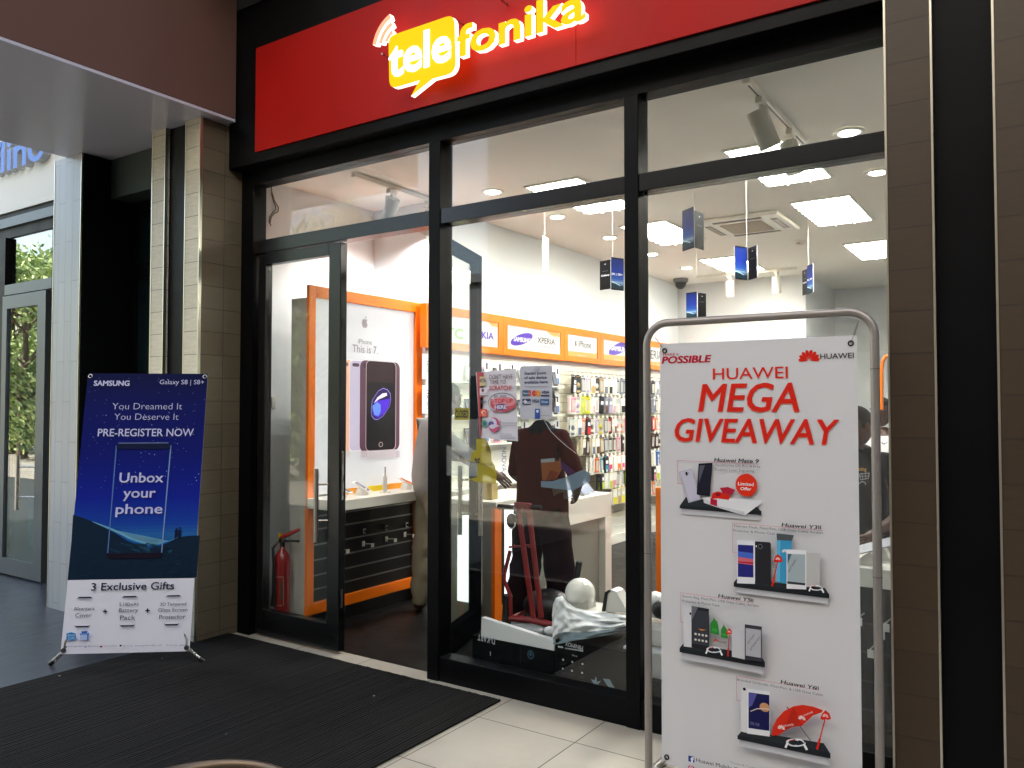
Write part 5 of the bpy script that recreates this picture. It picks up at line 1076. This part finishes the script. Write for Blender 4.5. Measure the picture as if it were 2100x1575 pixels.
F = Flat((0, -.0062, 0), (1, 0, 0), (0, 0, 1), .0002, .0003); F.z = zoom(1000, 750, 5.25)
t = thing('card_sign', 'grey plastic payment sign hung by a suction cup on the middle window', 'sign', (P1[0].x, -.006, P1[3].z))
a = F.uv(350, 8); c_ = F.uv(697, 575); F.rectuv(a[0], c_[1], c_[0], a[1], mat('sign_plastic', '#b9bac6', .35), .06)
sg = F.build('plastic_plate', t)
F = Flat((0, -.0070, 0), (1, 0, 0), (0, 0, 1), .0002, .0003); F.z = zoom(1000, 750, 5.25); NV = prn('#24345c')
for s, x0_, yb, x1_, yt in (('Stanbic point', 398, 98, 630, 66, ), ('of sale device', 398, 145, 636, 115), ('available here', 398, 193, 646, 162)): F.text(s, x0_, yb, x1_, yt, NV, .03)
F.line([(398, 226), (648, 227)], 5, prn('#7a7c8c'))
F.rect(376, 264, 466, 330, prn('#3c5a78')); F.rect(440, 266, 464, 328, prn('#b84a44')); F.text('Maestro', 386, 304, 456, 288, prn('#d8dce6'), .01); F.ell(504, 297, 27, 32, prn('#c8403a')); F.ell(545, 297, 27, 32, prn('#dc9a3c')); F.ell(524, 297, 10, 24, prn('#d0643a')); F.text('VISA', 586, 300, 664, 270, NV, .04, .15); F.rect(578, 314, 670, 330, NV)
F.rect(378, 356, 466, 420, NV); F.poly([(385, 388), (408, 362), (430, 388), (408, 414)], prn('#c4c8d6')); F.text('PLUS', 418, 410, 462, 386, prn('#dcdfe8'), .04); F.text('VISA', 482, 396, 560, 364, NV, .04, .15); F.rect(570, 358, 666, 424, prn('#2f5a8e')); F.text('Cirrus', 584, 400, 650, 378, prn('#dcdfe8'), .02)
F.rect(514, 464, 568, 572, prn('#1f4a9c')); F.poly([(528, 478), (556, 478), (554, 498), (542, 508), (530, 498)], prn('#cfd6ea')); F.line([(574, 536), (672, 538)], 4, prn('#7a7c8c'))
F.build('printed_lettering', sg)
c = atY(1101, 757, -.008); MB().lathe([(0, .006), (.01, .006), (.018, .001), (.02, 0)], glass('suction_rubber', (.85, .88, .9), .12, .05), (0, 0, 0), 16, Matrix.Translation(c) @ Matrix.Rotation(R(90), 4, 'X')).build('suction_cup', t)
# printed window sticker: see-through wave, yellow flag and card picture
t = thing('window_sticker', 'see-through printed sticker with yellow flag, butterfly and pale waves on the middle window', 'sticker', atY(1060, 990, -.0062))
F = Flat((0, -.0060, 0), (1, 0, 0), (0, 0, 1), .0002, .0003); F.z = zoom(860, 850, 4.2)
YF_ = film('sticker_yellow', '#a89a08', .86); BG_ = film('sticker_pale', '#b9c2c8', .5); BG2 = film('sticker_blue_grey', '#6f8798', .72)
F.poly([(234, 255), (270, 285), (320, 345), (390, 395), (470, 420), (500, 425), (500, 530), (400, 535), (234, 525)], film('sticker_haze', '#dfe6e8', .28))
F.poly([(290, 170), (350, 205), (440, 285), (500, 330), (500, 420), (400, 385), (330, 330), (285, 275)], BG_)
F.poly([(492, 208), (578, 208), (578, 345), (620, 318), (622, 400), (650, 440), (668, 520), (660, 595), (492, 582), (430, 555), (500, 540), (500, 420), (440, 395), (450, 330), (492, 300)], YF_)
F.poly([(1048, 575), (1150, 575), (1250, 545), (1410, 475), (1470, 505), (1475, 575), (1325, 655), (1050, 625)], BG2)
F.poly([(1048, 400), (1215, 370), (1225, 480), (1180, 560), (1060, 570)], film('sticker_card', '#7a4a22', .75)); F.poly([(1048, 385), (1165, 375), (1165, 408), (1048, 415)], film('sticker_strip', '#8f9aa0', .7)); F.rect(1170, 372, 1206, 400, film('sticker_dark', '#1c1410', .85)); F.poly([(1215, 385), (1345, 495), (1300, 525), (1225, 470)], film('sticker_violet', '#3a1c4a', .8)); F.poly([(1130, 480), (1200, 500), (1180, 560), (1090, 568)], film('sticker_hand', '#6a2c1c', .75))
DK = film('sticker_ink', '#2a2438', .95)
for pp in ([(476, 395), (500, 402), (496, 378), (484, 374)], [(500, 402), (522, 392), (524, 372), (506, 382)], [(488, 404), (502, 404), (500, 424), (486, 416)], [(504, 404), (524, 404), (518, 420), (506, 420)]): F.poly(pp, DK)
F.text('cromie', 524, 436, 628, 408, film('sticker_olive_ink', '#5a5208', .95), .0)
F.build('printed_film', t)
cs = thing('closed_sign', 'small yellow and black CLOSED plate seen through the left part of the middle window', 'sign', atY(947, 860, .36))
a, c_ = atY(932, 861, .36), atY(962, 837, .36); MB().box(a, c_+Vector((0, .004, 0)), mat('closed_yellow', '#c9b01c', .4)).build('plate', cs)
F = Flat((0, .36, 0), (1, 0, 0), (0, 0, 1), .0002, .0004); F.text('CLOSED', 934, 856, 960, 842, BLACKP, .03); F.build('printed_lettering', cs)
MB().tube([Vector((a.x+.02, .362, c_.z)), Vector(((a.x+c_.x)/2, .37, c_.z+.05)), Vector((c_.x-.02, .362, c_.z))], .001, BLACKP, 5).build('hanging_cord', cs)
# crack-like pale cord across the pane
t = MB(); t.tube([atY(x, y, -.008) for x, y in ((1116, 862), (1122, 872), (1130, 885), (1145, 900), (1162, 915), (1182, 930))], .0012, mat('pale_cord', '#cfc6c8', .5), 5); tag(t.build('pale_cord'), 'thin pale cord hanging across the middle window beside the grey payment sign', 'cord')
# ------------------------------------------------------------------ paired phone cut-outs on strings
NAVC = mat('cutout_blue', '#08205c', .45, spec=.15); CBK = mat('cutout_black', '#08090b', .45, spec=.1); EDGE = mat('cutout_edge', '#d9dade', .5)
def cutout(ceil, halves, label, txt=None):
    g0 = atZ(*ceil, 3.352); XY = Vector((g0.x, g0.y)); t = thing('hanging_phone_cutout', label, 'hanging sign', (g0.x, g0.y, 3.352), 'phone cut-outs hanging from the ceiling')
    def zat(px, py, xy): d = ray(px, py); k = ((xy.x-CAMP.x)*d.x+(xy.y-CAMP.y)*d.y)/(d.x*d.x+d.y*d.y); return CAMP.z+d.z*k
    ztop = None
    for (near_px, y_t, y_b, far_px, kind, sign, xoff) in halves:
        d = ray(near_px, y_t); kk = ((XY.x-CAMP.x)*d.x+(XY.y-CAMP.y)*d.y)/(d.x*d.x+d.y*d.y); A = Vector((CAMP.x+d.x*kk, CAMP.y+d.y*kk))
        zt, zb = zat(near_px, y_t, A), zat(near_px, y_b, A); L = (zt-zb)*.5; ztop = zt if ztop is None else max(ztop, zt)
        e = ray(far_px, y_t); e2 = Vector((e.x, e.y)).normalized(); c0 = Vector((CAMP.x, CAMP.y)); w_ = c0-A
        b_ = w_.dot(e2); c_ = w_.dot(w_)-L*L; disc = b_*b_-c_
        Bp = c0+e2*(-b_+sign*math.sqrt(disc)) if disc > 0 else c0+e2*(-b_)
        u = Vector((Bp.x-A.x, Bp.y-A.y, 0)).normalized(); Lr = (Bp-A).length; o = Vector((A.x, A.y, zb)); n = u.cross(Vector((0, 0, 1)))
        if n.dot(Vector((CAMP.x-A.x, CAMP.y-A.y, 0))) < 0: o = o+u*Lr; u = -u; n = -n
        H_ = zt-zb; q = [o, o+u*Lr, o+u*Lr+Vector((0, 0, H_)), o+Vector((0, 0, H_))]
        face = {'b': NAVC, 'k': CBK, 'w': mat('cutout_white', '#c9c9c4', .4)}[kind]
        h = MB().prism([p_-n*.005 for p_ in q], n, .005, face, EDGE).build({'b': 'front_panel', 'k': 'back_panel', 'w': 'front_panel'}[kind], t)
        F = Flat(o, u, Vector((0, 0, 1)), .0002, .0004); m_ = .03*Lr
        if kind == 'b':
            st = [(0, '#06161f'), (.12, '#1c3f5e'), (.2, '#7f9fc0'), (.3, '#2450a0'), (.55, '#0f2b86'), (1, '#0b2266')]
            F.rectuv(0, 0, Lr, H_, CBK, .12)
            for i in range(16):
                tt = (i+.5)/16
                for (a, ca), (c, cc) in zip(st, st[1:]):
                    if a <= tt <= c: col = mixh(ca, cc, (tt-a)/(c-a))
                F.rectuv(m_, H_*(.04+.92*i/16), Lr-m_, H_*(.04+.92*(i+1)/16), PC(col)); F.k -= 1
            F.k += 1; F.polyuv([(m_, H_*.05), (Lr-m_, H_*.05), (Lr-m_, H_*.12), (Lr*.7, H_*.15), (Lr*.4, H_*.2), (m_, H_*.24)], PR('#17313f')); F.polyuv([(m_, H_*.23), (Lr*.4, H_*.19), (Lr*.7, H_*.14), (Lr*.7, H_*.16), (Lr*.4, H_*.225), (m_, H_*.27)], PR('#a9c6dc'))
        if kind == 'k':
            F.rectuv(Lr*.34, H_*.84, Lr*.66, H_*.9, PR('#2a2c32'), .3); F.rectuv(Lr*.46, H_*.855, Lr*.56, H_*.885, PR('#c9ccd2'), .4); F.textuv('SAMSUNG', Lr*.22, H_*.62, Lr*.56, H_*.022, PR('#7d828c'))
        if txt: F.textuv(txt[0] if kind == 'k' else txt[1], Lr*(.12 if kind == 'k' else .04), H_*.46, Lr*(.8 if kind == 'k' else .85), H_*.06, PR('#dfe2ea'), .03)
        if kind == 'w': F.rectuv(0, 0, Lr, H_*.45, PR('#9a9aa8'))
        if kind != 'w' or True: F.build('printed_picture', h)
    MB().cyl((XY.x, XY.y, 3.35), (XY.x, XY.y, ztop), .0018, mat('white_string', '#e8e4da', .6), 5).build('string', t)
cutout((1421, 318), [(1423, 423, 508, 1399, 'b', 1, 0), (1425, 431, 508, 1443, 'k', 1, 0)], 'blue and black phone cut-out pair hanging highest, left of the air conditioner')
cutout((1530, 360), [(1532, 507, 575, 1507, 'b', -1, 0), (1534, 509, 575, 1552, 'k', -1, 0)], 'blue and black phone cut-out pair hanging in front of the far lit panel')
cutout((1657, 457), [(1655, 545, 604, 1667, 'b', -1, 0), (1655, 551, 603, 1645, 'k', 1, 0)], 'thin lettered phone cut-out pair hanging farthest right', ('Galaxy', 'S8 | S8+'))
cutout((1428, 437), [(1429, 598, 651, 1407, 'b', 1, 0), (1431, 600, 650, 1448, 'k', 1, 0)], 'lowest blue and black phone cut-out pair, just above the steel banner frame')
cutout((1256, 400), [(1253, 527, 594, 1279, 'b', 1, 0), (1252, 532, 592, 1230, 'k', 1, 0)], 'lettered phone cut-out pair hanging beside the mullion', ('Galaxy', 'S8 | S8+'))
cutout((1117, 412), [(1113, 482, 556, 1125, 'w', 1, 0)], 'pale cut-out turned edge-on, hanging in the middle window')
# ------------------------------------------------------------------ people
def skinned(pts, edges, rad, sub=2):
    me = bpy.data.meshes.new('s'); me.from_pydata(pts, edges, []); o = bpy.data.objects.new('s', me); C.objects.link(o)
    o.modifiers.new('k', 'SKIN'); sl_ = me.skin_vertices[0].data
    for i, r in enumerate(rad): sl_[i].radius = r if isinstance(r, tuple) else (r, r)
    sl_[0].use_root = True; o.modifiers['k'].use_smooth_shade = True
    s = o.modifiers.new('u', 'SUBSURF'); s.levels = sub; s.render_levels = sub
    dg = bpy.context.evaluated_depsgraph_get(); dg.update(); m2 = o.evaluated_get(dg).to_mesh()
    vs = [v.co.copy() for v in m2.vertices]; fs = [list(p.vertices) for p in m2.polygons]
    o.evaluated_get(dg).to_mesh_clear(); bpy.data.objects.remove(o); bpy.data.meshes.remove(me); return vs, fs
SKIN = mat('dark_skin', '#4a2d20', .5, var=.06, scale=8)
def person(label, loc, yaw, pose, cloth, height=1.75, hair='#120d0b', cap=None, head_yaw=0, head_pitch=0, group=None):
    """pose: joints of a 1.75 m figure facing -Y; cloth: list of (test(p, bone) -> material)"""
    k = height/1.75; J = dict(pel=(0, 0, .96), sp=(0, 0, 1.14), ch=(0, .0, 1.34), nb=(0, .005, 1.475), nk=(0, -.005, 1.54),
             sl=(-.165, 0, 1.42), sr=(.165, 0, 1.42), el=(-.235, .02, 1.15), er=(.235, .02, 1.15), wl=(-.25, -.05, .90), wr=(.25, -.05, .90),
             hl=(-.095, 0, .93), hr=(.095, 0, .93), kl=(-.11, -.015, .50), kr=(.11, -.015, .50), al=(-.115, .02, .085), ar=(.115, .02, .085), tl=(-.135, -.15, .035), tr=(.135, -.15, .035))
    J.update(pose); RD = dict(pel=(.15, .115), sp=(.135, .10), ch=(.155, .115), nb=(.075, .07), nk=(.056, .056), sl=.068, sr=.068, el=.050, er=.050, wl=.031, wr=.031, hl=.098, hr=.098, kl=.078, kr=.078, al=.066, ar=.066, tl=.042, tr=.042)
    RD.update({n: r for n, r in cloth.get('radii', {}).items()})
    names = list(J); E_ = [('pel', 'sp'), ('sp', 'ch'), ('ch', 'nb'), ('nb', 'nk'), ('ch', 'sl'), ('ch', 'sr'), ('sl', 'el'), ('sr', 'er'), ('el', 'wl'), ('er', 'wr'), ('pel', 'hl'), ('pel', 'hr'), ('hl', 'kl'), ('hr', 'kr'), ('kl', 'al'), ('kr', 'ar'), ('al', 'tl'), ('ar', 'tr')]
    P = {n: Vector(J[n]) for n in names}; pts = [P[n] for n in names]; rad = [RD[n] for n in names]; ed = [(names.index(a), names.index(c)) for a, c in E_]
    for s in 'lr':   # hand: palm, four curled fingers of unequal length and a thumb off the side of the palm
        w_, e_ = P['w'+s], P['e'+s]; d = (w_-e_).normalized(); sx = -1 if s == 'l' else 1
        across = d.cross(Vector((sx, 0, .2))).normalized(); inw = d.cross(across).normalized()
        if inw.dot(Vector((-w_.x, 0, 0))) < 0: inw = -inw
        pts.append(w_+d*.05); rad.append((.034, .02)); pi = len(pts)-1; ed.append((names.index('w'+s), pi))
        for f, L in ((-1.5, .062), (-.5, .074), (.5, .07), (1.5, .055)):
            b0 = w_+d*.085+across*f*.019; i0 = len(pts); pts += [b0, b0+d*L*.55+inw*.012, b0+d*L*.85+inw*.035]; rad += [.0095, .0085, .0075]; ed += [(pi, i0), (i0, i0+1), (i0+1, i0+2)]
        b0 = w_+d*.035+across*-.038; i0 = len(pts); pts += [b0, b0+d*.04+inw*.02-across*.006]; rad += [.011, .009]; ed += [(pi, i0), (i0, i0+1)]
    vs, fs = skinned(pts, ed, rad)
    bones = [(a, c) for a, c in E_]
    def near(p):
        best = None
        for a, c in bones:
            A, B = P[a], P[c]; ab = B-A; t = max(0, min(1, (p-A).dot(ab)/ab.length_squared)); q = (p-(A+ab*t)).length
            if best is None or q < best[0]: best = (q, a+c, t)
        return best
    # loose cloth: gentle wrinkles pushed along the normal of clothed areas
    M = Matrix.Translation(loc) @ Matrix.Rotation(yaw, 4, 'Z') @ Matrix.Scale(k, 4)
    tmp = bpy.data.meshes.new('n'); tmp.from_pydata([tuple(v) for v in vs], [], fs); tmp.update(); nr = [v.normal.copy() for v in tmp.vertices]; bpy.data.meshes.remove(tmp)
    out = []
    for v, n in zip(vs, nr):
        q = near(v); leg = q[1] in ('hlkl', 'hrkr', 'klal', 'krar'); amp = .022 if leg else (.012 if q[1] in ('pelsp', 'spch', 'pelhl', 'pelhr', 'slel', 'srer') else .0)
        w_ = noise.noise(Vector((v.x*7, v.y*7, v.z*(9 if leg else 6))))+.5*noise.noise(Vector((v.x*16+5, v.y*16, v.z*22)))
        out.append(v+n*amp*w_)
    b = MB(); groups = {}
    for f in fs:
        c = sum((out[i] for i in f), Vector())/len(f); groups.setdefault(cloth['pick'](c, near(c)[1]), []).append(f)
    base_i = len(b.v)
    b.v += [M @ v for v in out]
    for mt, fl in groups.items():
        kx = b._m(mt)
        for f in fl: b.f.append([base_i+i for i in f]); b.mi.append(kx); b.sm.append(True)
    # head with face
    hc = P['nk']+Vector((0, -.012, .115)); HM = M @ Matrix.Translation(hc) @ Matrix.Rotation(head_yaw, 4, 'Z') @ Matrix.Rotation(head_pitch, 4, 'X')
    def hf(u):
        x, y, z = u; s = 1.0
        if z < 0: s = 1-.26*min(1, -z*1.2)*(1 if y < 0 else .9)
        jaw = .10*max(0, -z)*max(0, -y); yy = y*(1.0+.06*max(0, y))-jaw
        brow = -.03*math.exp(-((z-.18)/.12)**2)*max(0, -y); eye = .05*math.exp(-((z-.02)/.1)**2)*math.exp(-((abs(x)-.42)/.2)**2)*max(0, -y)
        nose = -.26*math.exp(-(x/.13)**2)*(math.exp(-((z+.2)/.14)**2)+.45*math.exp(-((z+.03)/.16)**2))*max(0, -y)
        lip = -.09*math.exp(-(x/.3)**2)*(math.exp(-((z+.46)/.06)**2)+math.exp(-((z+.58)/.06)**2))*max(0, -y); chin = -.08*math.exp(-((z+.86)/.15)**2)*max(0, -y)
        return Vector((x*s, yy+brow+eye+nose+lip+chin, z))
    b.sph((0, 0, 0), (.077, .098, .118), SKIN, 48, 36, HM, hf)
    for sx in (-1, 1):
        b.sph((sx*.077, .008, -.005), (.012, .022, .034), SKIN, 12, 10, HM); b.sph((sx*.031, -.0835, .003), (.0125, .008, .0085), mat('eye_white', '#c9c2b8', .3), 12, 8, HM); b.sph((sx*.031, -.0905, .003), (.0055, .0035, .0055), BLACKP, 10, 8, HM)
        b.tube([(sx*.017, -.092, .028), (sx*.033, -.092, .034), (sx*.05, -.083, .028)], .0035, mat('brow_black', '#120d0b', .8), 6, True, HM)
    b.tube([(-.024, -.0975, -.058), (0, -.104, -.0575), (.024, -.0975, -.058)], .0045, mat('lip_brown', '#5a2f28', .5), 6, True, HM)
    o = b.build('person', loc=loc); tag(o, label, 'person', group)
    hb = MB(); hm = mat('hair_'+hair.strip('#'), hair, .9, bump=.6, bscale=160) if not cap else cap
    def hairf(u): return Vector((u.x, u.y*(1.04 if u.y > 0 else .98), u.z if u.z > -.25 else -.25+(u.z+.25)*.2))
    vs2 = MB(); vs2.sph((0, .006, .014), (.0825, .1035, .115), hm, 36, 24, HM, hairf)
    keep = []
    inv = HM.inverted()
    for f in vs2.f:
        c = inv @ (sum((vs2.v[i] for i in f), Vector())/len(f))
        if c.z > (.052 if c.y < -.03 else (.0 if c.y < .03 else -.055)): keep.append(f)
    vs2.f = keep; vs2.mi = [0]*len(keep); vs2.sm = [True]*len(keep); hobj = vs2.build('hair' if not cap else 'cap', o)
    return o
CLW = mat('pale_shirt', '#9d9a97', .8, var=.08, scale=7, bump=.2, bscale=30); CLT = mat('khaki_trousers', '#9a927d', .85, var=.12, scale=6, bump=.2, bscale=40); SHOE = mat('brown_shoe', '#50341f', .5)
MAR = mat('maroon_shirt', '#3a0a08', .8, spec=.08, var=.15, scale=5, bump=.15, bscale=40); NVY = mat('navy_collar', '#10141f', .85, spec=.08); DRK = mat('dark_maroon_trousers', '#1a070a', .85, spec=.06, var=.2, scale=5); BTE = mat('black_tee', '#0d0d10', .85, spec=.06, var=.15, scale=6); TNK = mat('white_vest', '#dedede', .7)
def pick_white(p, b): return SHOE if p.z < .065 else (SKIN if b in ('elwl', 'erwr', 'nbnk') and p.z < 9 and b != 'nbnk' or p.z > 1.525 else (CLW if (p.z > .93 and b not in ('hlkl', 'hrkr')) else CLT))
def pick_mar(p, b): return BLACKP if p.z < .06 else (SKIN if p.z > 1.53 or b in ('elwl', 'erwr') else (NVY if p.z > 1.445 and b in ('nbnk', 'chnb') or b == 'chsl' and p.z > 1.47 else (MAR if (p.z > .90 and b not in ('hlkl', 'hrkr')) else DRK)))
def pick_blk(p, b): return SKIN if p.z > 1.52 or b in ('elwl', 'erwr') else (BTE if p.z > .93 else mat('dark_jeans', '#14161c', .85))
def pick_tnk(p, b): return SKIN if b in ('slel', 'srer', 'elwl', 'erwr') or p.z > 1.46 else (TNK if p.z > .95 else mat('dark_jeans'))
c = atZ(862, 1262)
person('person in pale grey shirt and khaki trousers standing inside the doorway', Vector((c.x+.075, c.y+.02, 0)), R(150), dict(ch=(-.06, 0, 1.34), nb=(-.17, -.02, 1.455), nk=(-.235, -.05, 1.505), sl=(-.22, 0, 1.40), sr=(.12, 0, 1.42), er=(.27, -.08, 1.2), wr=(.22, -.36, 1.16), el=(-.42, -.1, 1.22), wl=(-.62, -.24, 1.10), hl=(-.11, 0, .93), kl=(-.18, -.06, .5), kr=(.12, .02, .5), al=(-.23, -.02, .085), tl=(-.26, -.19, .04), ar=(.125, .03, .085), tr=(.27, -.02, .04)),
       dict(pick=pick_white, radii=dict(pel=(.17, .135), sp=(.17, .135), ch=(.175, .135), hl=.108, hr=.108, kl=.082, kr=.082, al=.07, ar=.072, tl=.05, tr=.05, el=.058)), 1.80, cap=mat('dark_green_cap', '#10140e', .8, spec=.06), head_yaw=R(25))
person('person in maroon shirt seen from behind, head hidden by the payment sign', Vector((-2.80, .74, 0)), R(176), dict(el=(-.255, -.03, 1.17), er=(.255, -.03, 1.17), wl=(-.14, -.2, 1.05), wr=(.14, -.2, 1.05), kl=(-.15, -.01, .5), kr=(.15, -.01, .5), al=(-.18, .02, .085), ar=(.18, .02, .085), tl=(-.21, -.14, .035), tr=(.21, -.14, .035)),
       dict(pick=pick_mar, radii=dict(pel=(.165, .13), sp=(.165, .125), ch=(.17, .125), hl=.12, hr=.12, kl=.108, kr=.108, al=.1, ar=.1, el=.06, er=.06)), 1.74)
c = atY(1772, 900, 1.15)
o = person('person in black T-shirt with pale print leaning over the far right display table', Vector((c.x, 1.15, -.03)), R(-18), dict(er=(.3, -.05, 1.16), wr=(.22, -.3, 1.05), el=(-.26, -.05, 1.16), wl=(-.2, -.32, 1.02), nk=(-.01, -.05, 1.535)), dict(pick=pick_blk, radii=dict(sl=.08, sr=.08, el=.068, er=.06, ch=(.17, .13))), 1.62, head_yaw=R(-20), head_pitch=R(18))
F = Flat(atY(1772, 975, 1.015), (math.cos(R(-18)), math.sin(R(-18)), 0), (0, 0, 1), .0003, .001)
F.text('aning', 1760, 965, 1777, 957, mat('tee_yellow', '#c99a5a', .7), .02); 
TP = mat('tee_print', '#a8aab0', .7); F.line([(1763, 972), (1783, 970), (1781, 981), (1765, 984), (1763, 972)], 1.6, TP); F.line([(1768, 971), (1770, 983)], 1.2, TP); F.line([(1775, 971), (1776, 982)], 1.2, TP); F.line([(1762, 977), (1782, 976)], 1.2, TP); F.line([(1761, 993), (1768, 987), (1775, 990), (1776, 994)], 2.2, TP)
F.build('shirt_print', o)
c = atY(1810, 845, 3.2)
o = person('person in white sleeveless vest at the far right, just beside the brown pillar', Vector((c.x, 3.2, 0)), R(-25), {}, dict(pick=pick_tnk), 1.66)
F = Flat(atY(1808, 905, 3.05), (math.cos(R(-25)), math.sin(R(-25)), 0), (0, 0, 1), .0003, .001); F.poly([(1808, 905), (1809, 910), (1813, 912), (1824, 905), (1812, 910), (1810, 907)], BLACKP); F.build('shirt_mark', o)
# ------------------------------------------------------------------ right display table in the window
YT = .46; zt = atY(1790, 1166, YT).z; zb = atY(1790, 1206, YT).z
t = thing('display_table', 'white topped display table with black slatted front, right of the red lettered banner', 'table', (-.6, .8, 0))
MB().box((-1.05, YT, zb), (.5, 1.0, zt), WHITE, .003).build('worktop', t)
q = MB(); q.box((-1.03, YT+.05, .05), (.48, .98, zb-.001), mat('black_slat_board')); 
for z in (.12, .26, .40, .54): q.box((-1.03, YT+.047, z), (.48, YT+.051, z+.008), mat('slat_dim', '#3a3b40', .4))
q.build('slat_front', t)
for px, py in ((1795, 1322), (1817, 1285), (1826, 1270), (1772, 1258)):
    p = atY(px, py, YT+.04); q = MB(); q.tube([p, p+Vector((0, -.13, .01))], .004, WHITE, 6); q.box(p+Vector((-.012, -.134, -.03)), p+Vector((.016, -.13, .008)), WHITE); q.build('slat_hook', t)
for i, (px, w_) in enumerate(((1772, .2), (1800, .16), (1822, .16))):
    c = atZ(px, 1158-8*i, zt); o = thing('display_phone', ('white phone on an angled stand at the left end of the far right table', 'pale phone on an angled stand behind the banner pole', 'phone on an angled stand by the brown pillar')[i], 'phone', c, 'display phones on the right table')
    MB().prism([c+Vector(p) for p in ((-.06, 0, 0), (.06, 0, 0), (.03, 0, .07))], (0, 1, 0), .07, mat('angled_stand', '#d6d4ce', .3)).build('stand', o)
    M = Matrix.Translation(c+Vector((0, .0, .075))) @ Matrix.Rotation(R(-20), 4, 'Y') @ Matrix.Rotation(R(25), 4, 'X'); MB().box((-.085, -.04, 0), (.085, .04, .008), mat('phone_silver', '#b9bcc2', .2, .6), .003, M).build('handset', o); MB().cyl(M @ Vector((-.09, 0, 0)), M @ Vector((-.1, 0, 0)), .01, WPL, 10).build('sensor_plug', o)
tag(MB().tube([atY(p[0], p[1], 2.4) for p in ((1808, 840), (1808, 760), (1810, 742), (1815, 733), (1824, 727), (1840, 725))], .012, ORANGE, 10).build('orange_frame'), 'slim rounded orange frame on the back wall at far right', 'frame')
# ------------------------------------------------------------------ round bin at the bottom edge
RIMM = mat('brown_steel', '#6a5a4a', .35, .7); cx, cy_ = -2.0, -2.385
t = thing('round_bin', 'open round brown bin whose rim shows at the bottom edge', 'bin', (cx, cy_, .012))
MB().lathe([(.0, .02), (.26, .02), (.275, .03), (.285, .45), (.292, .475), (.29, .488), (.280, .488), (.272, .47), (.262, .06), (0, .06)], RIMM, (cx, cy_, .012), 48).build('body', t)
MB().lathe([(.0, .35), (.268, .35)], mat('dark_liner', '#15120f', .8), (cx, cy_, .012), 40).build('liner', t)
# ------------------------------------------------------------------ trees beyond the arcade, seen in the glass
LF = [mat('leaf_'+n, h, .55, spec=.4) for n, h in (('light', '#bccb84'), ('mid', '#93a968'), ('deep', '#5f7a48'))]
for l_ in LF: l_.node_tree.nodes['Principled BSDF'].inputs['Transmission Weight'].default_value = 0
BARK = mat('bark', '#5a4a3a', .9, var=.2, scale=10, bump=.5)
def make_tree(loc, h, r, seed, label):
    rn = random.Random(seed); t = thing('tree', label, 'tree', loc, 'trees in the courtyard'); L_ = Vector(loc)
    q = MB(); q.tube([L_, L_+Vector((.05, .05, h*.3)), L_+Vector((-.05, .1, h*.55)), L_+Vector((0, 0, h*.85))], [.17, .13, .09, .03], BARK, 10)
    cl = []
    for k in range(44):
        a = rn.uniform(0, 6.28); z = rn.uniform(.1, .97); rr = r*rn.uniform(.35, 1.0)*math.sin(math.pi*min(1, (z-.05)/1.0))**.6; e = L_+Vector((rr*math.cos(a), rr*math.sin(a), h*z)); cl.append((e, rn.uniform(.55, 1.0)))
        s = L_+Vector((0, 0, h*max(.1, z-.15))); q.tube([s, s.lerp(e, .5)+Vector((0, 0, .12)), e], [.045, .03, .012], BARK, 6)
    q.build('trunk', t); b = MB()
    for e, s in cl:
        for _ in range(150):
            p = e+Vector((rn.gauss(0, .4), rn.gauss(0, .4), rn.gauss(0, .34)))*s; n = Vector((rn.gauss(0, 1), rn.gauss(0, 1), rn.gauss(.6, 1))).normalized(); u = n.orthogonal().normalized(); v = n.cross(u); L2 = rn.uniform(.07, .14)
            b.add([p-u*L2, p-v*L2*.45, p+u*L2, p+v*L2*.45], [(0, 1, 2, 3)], LF[rn.choice((0, 0, 1, 1, 2))])
    b.build('crown', t); return t
tr = make_tree((-14.6, -9.3, 0), 6.2, 2.2, 3, 'leafy tree reflected in the left door leaf')
for x, y, s, lab in ((-30.8, -10.2, 1.1, 'leafy tree standing to the left in the courtyard'), (-27.0, -8.8, 1.0, 'leafy tree reflected in the far left glass door'), (-33.5, -10.5, 1.2, 'leafy tree furthest left in the courtyard'), (-29, -12, 1.25, 'tall leafy tree at the far left of the courtyard'), (-22, -14, 1.2, 'leafy tree at the back of the courtyard')):
    c = copy_tree(tr, None, (x, y, 0), lab, rnd.uniform(0, 6)); c.scale = (s, s, s)
t = thing('office_building', 'pale grey low building across the courtyard', 'building', (-16, -26, 0))
MB().box((-40, -30, 0), (-8.2, -24, 7), mat('pale_render', '#71767c', .8, var=.05)).build('wall', t)
MB().box((-40.2, -30.2, 7.0), (-8, -23.8, 7.35), mat('roof_edge', '#6a6e74', .7)).build('roof', t)
for k in range(9): MB().box((-38+k*3.2, -23.99, 1.2), (-36+k*3.2, -23.95, 3.0), mat('window_dark', '#2a3238', .1)).build('window', t)
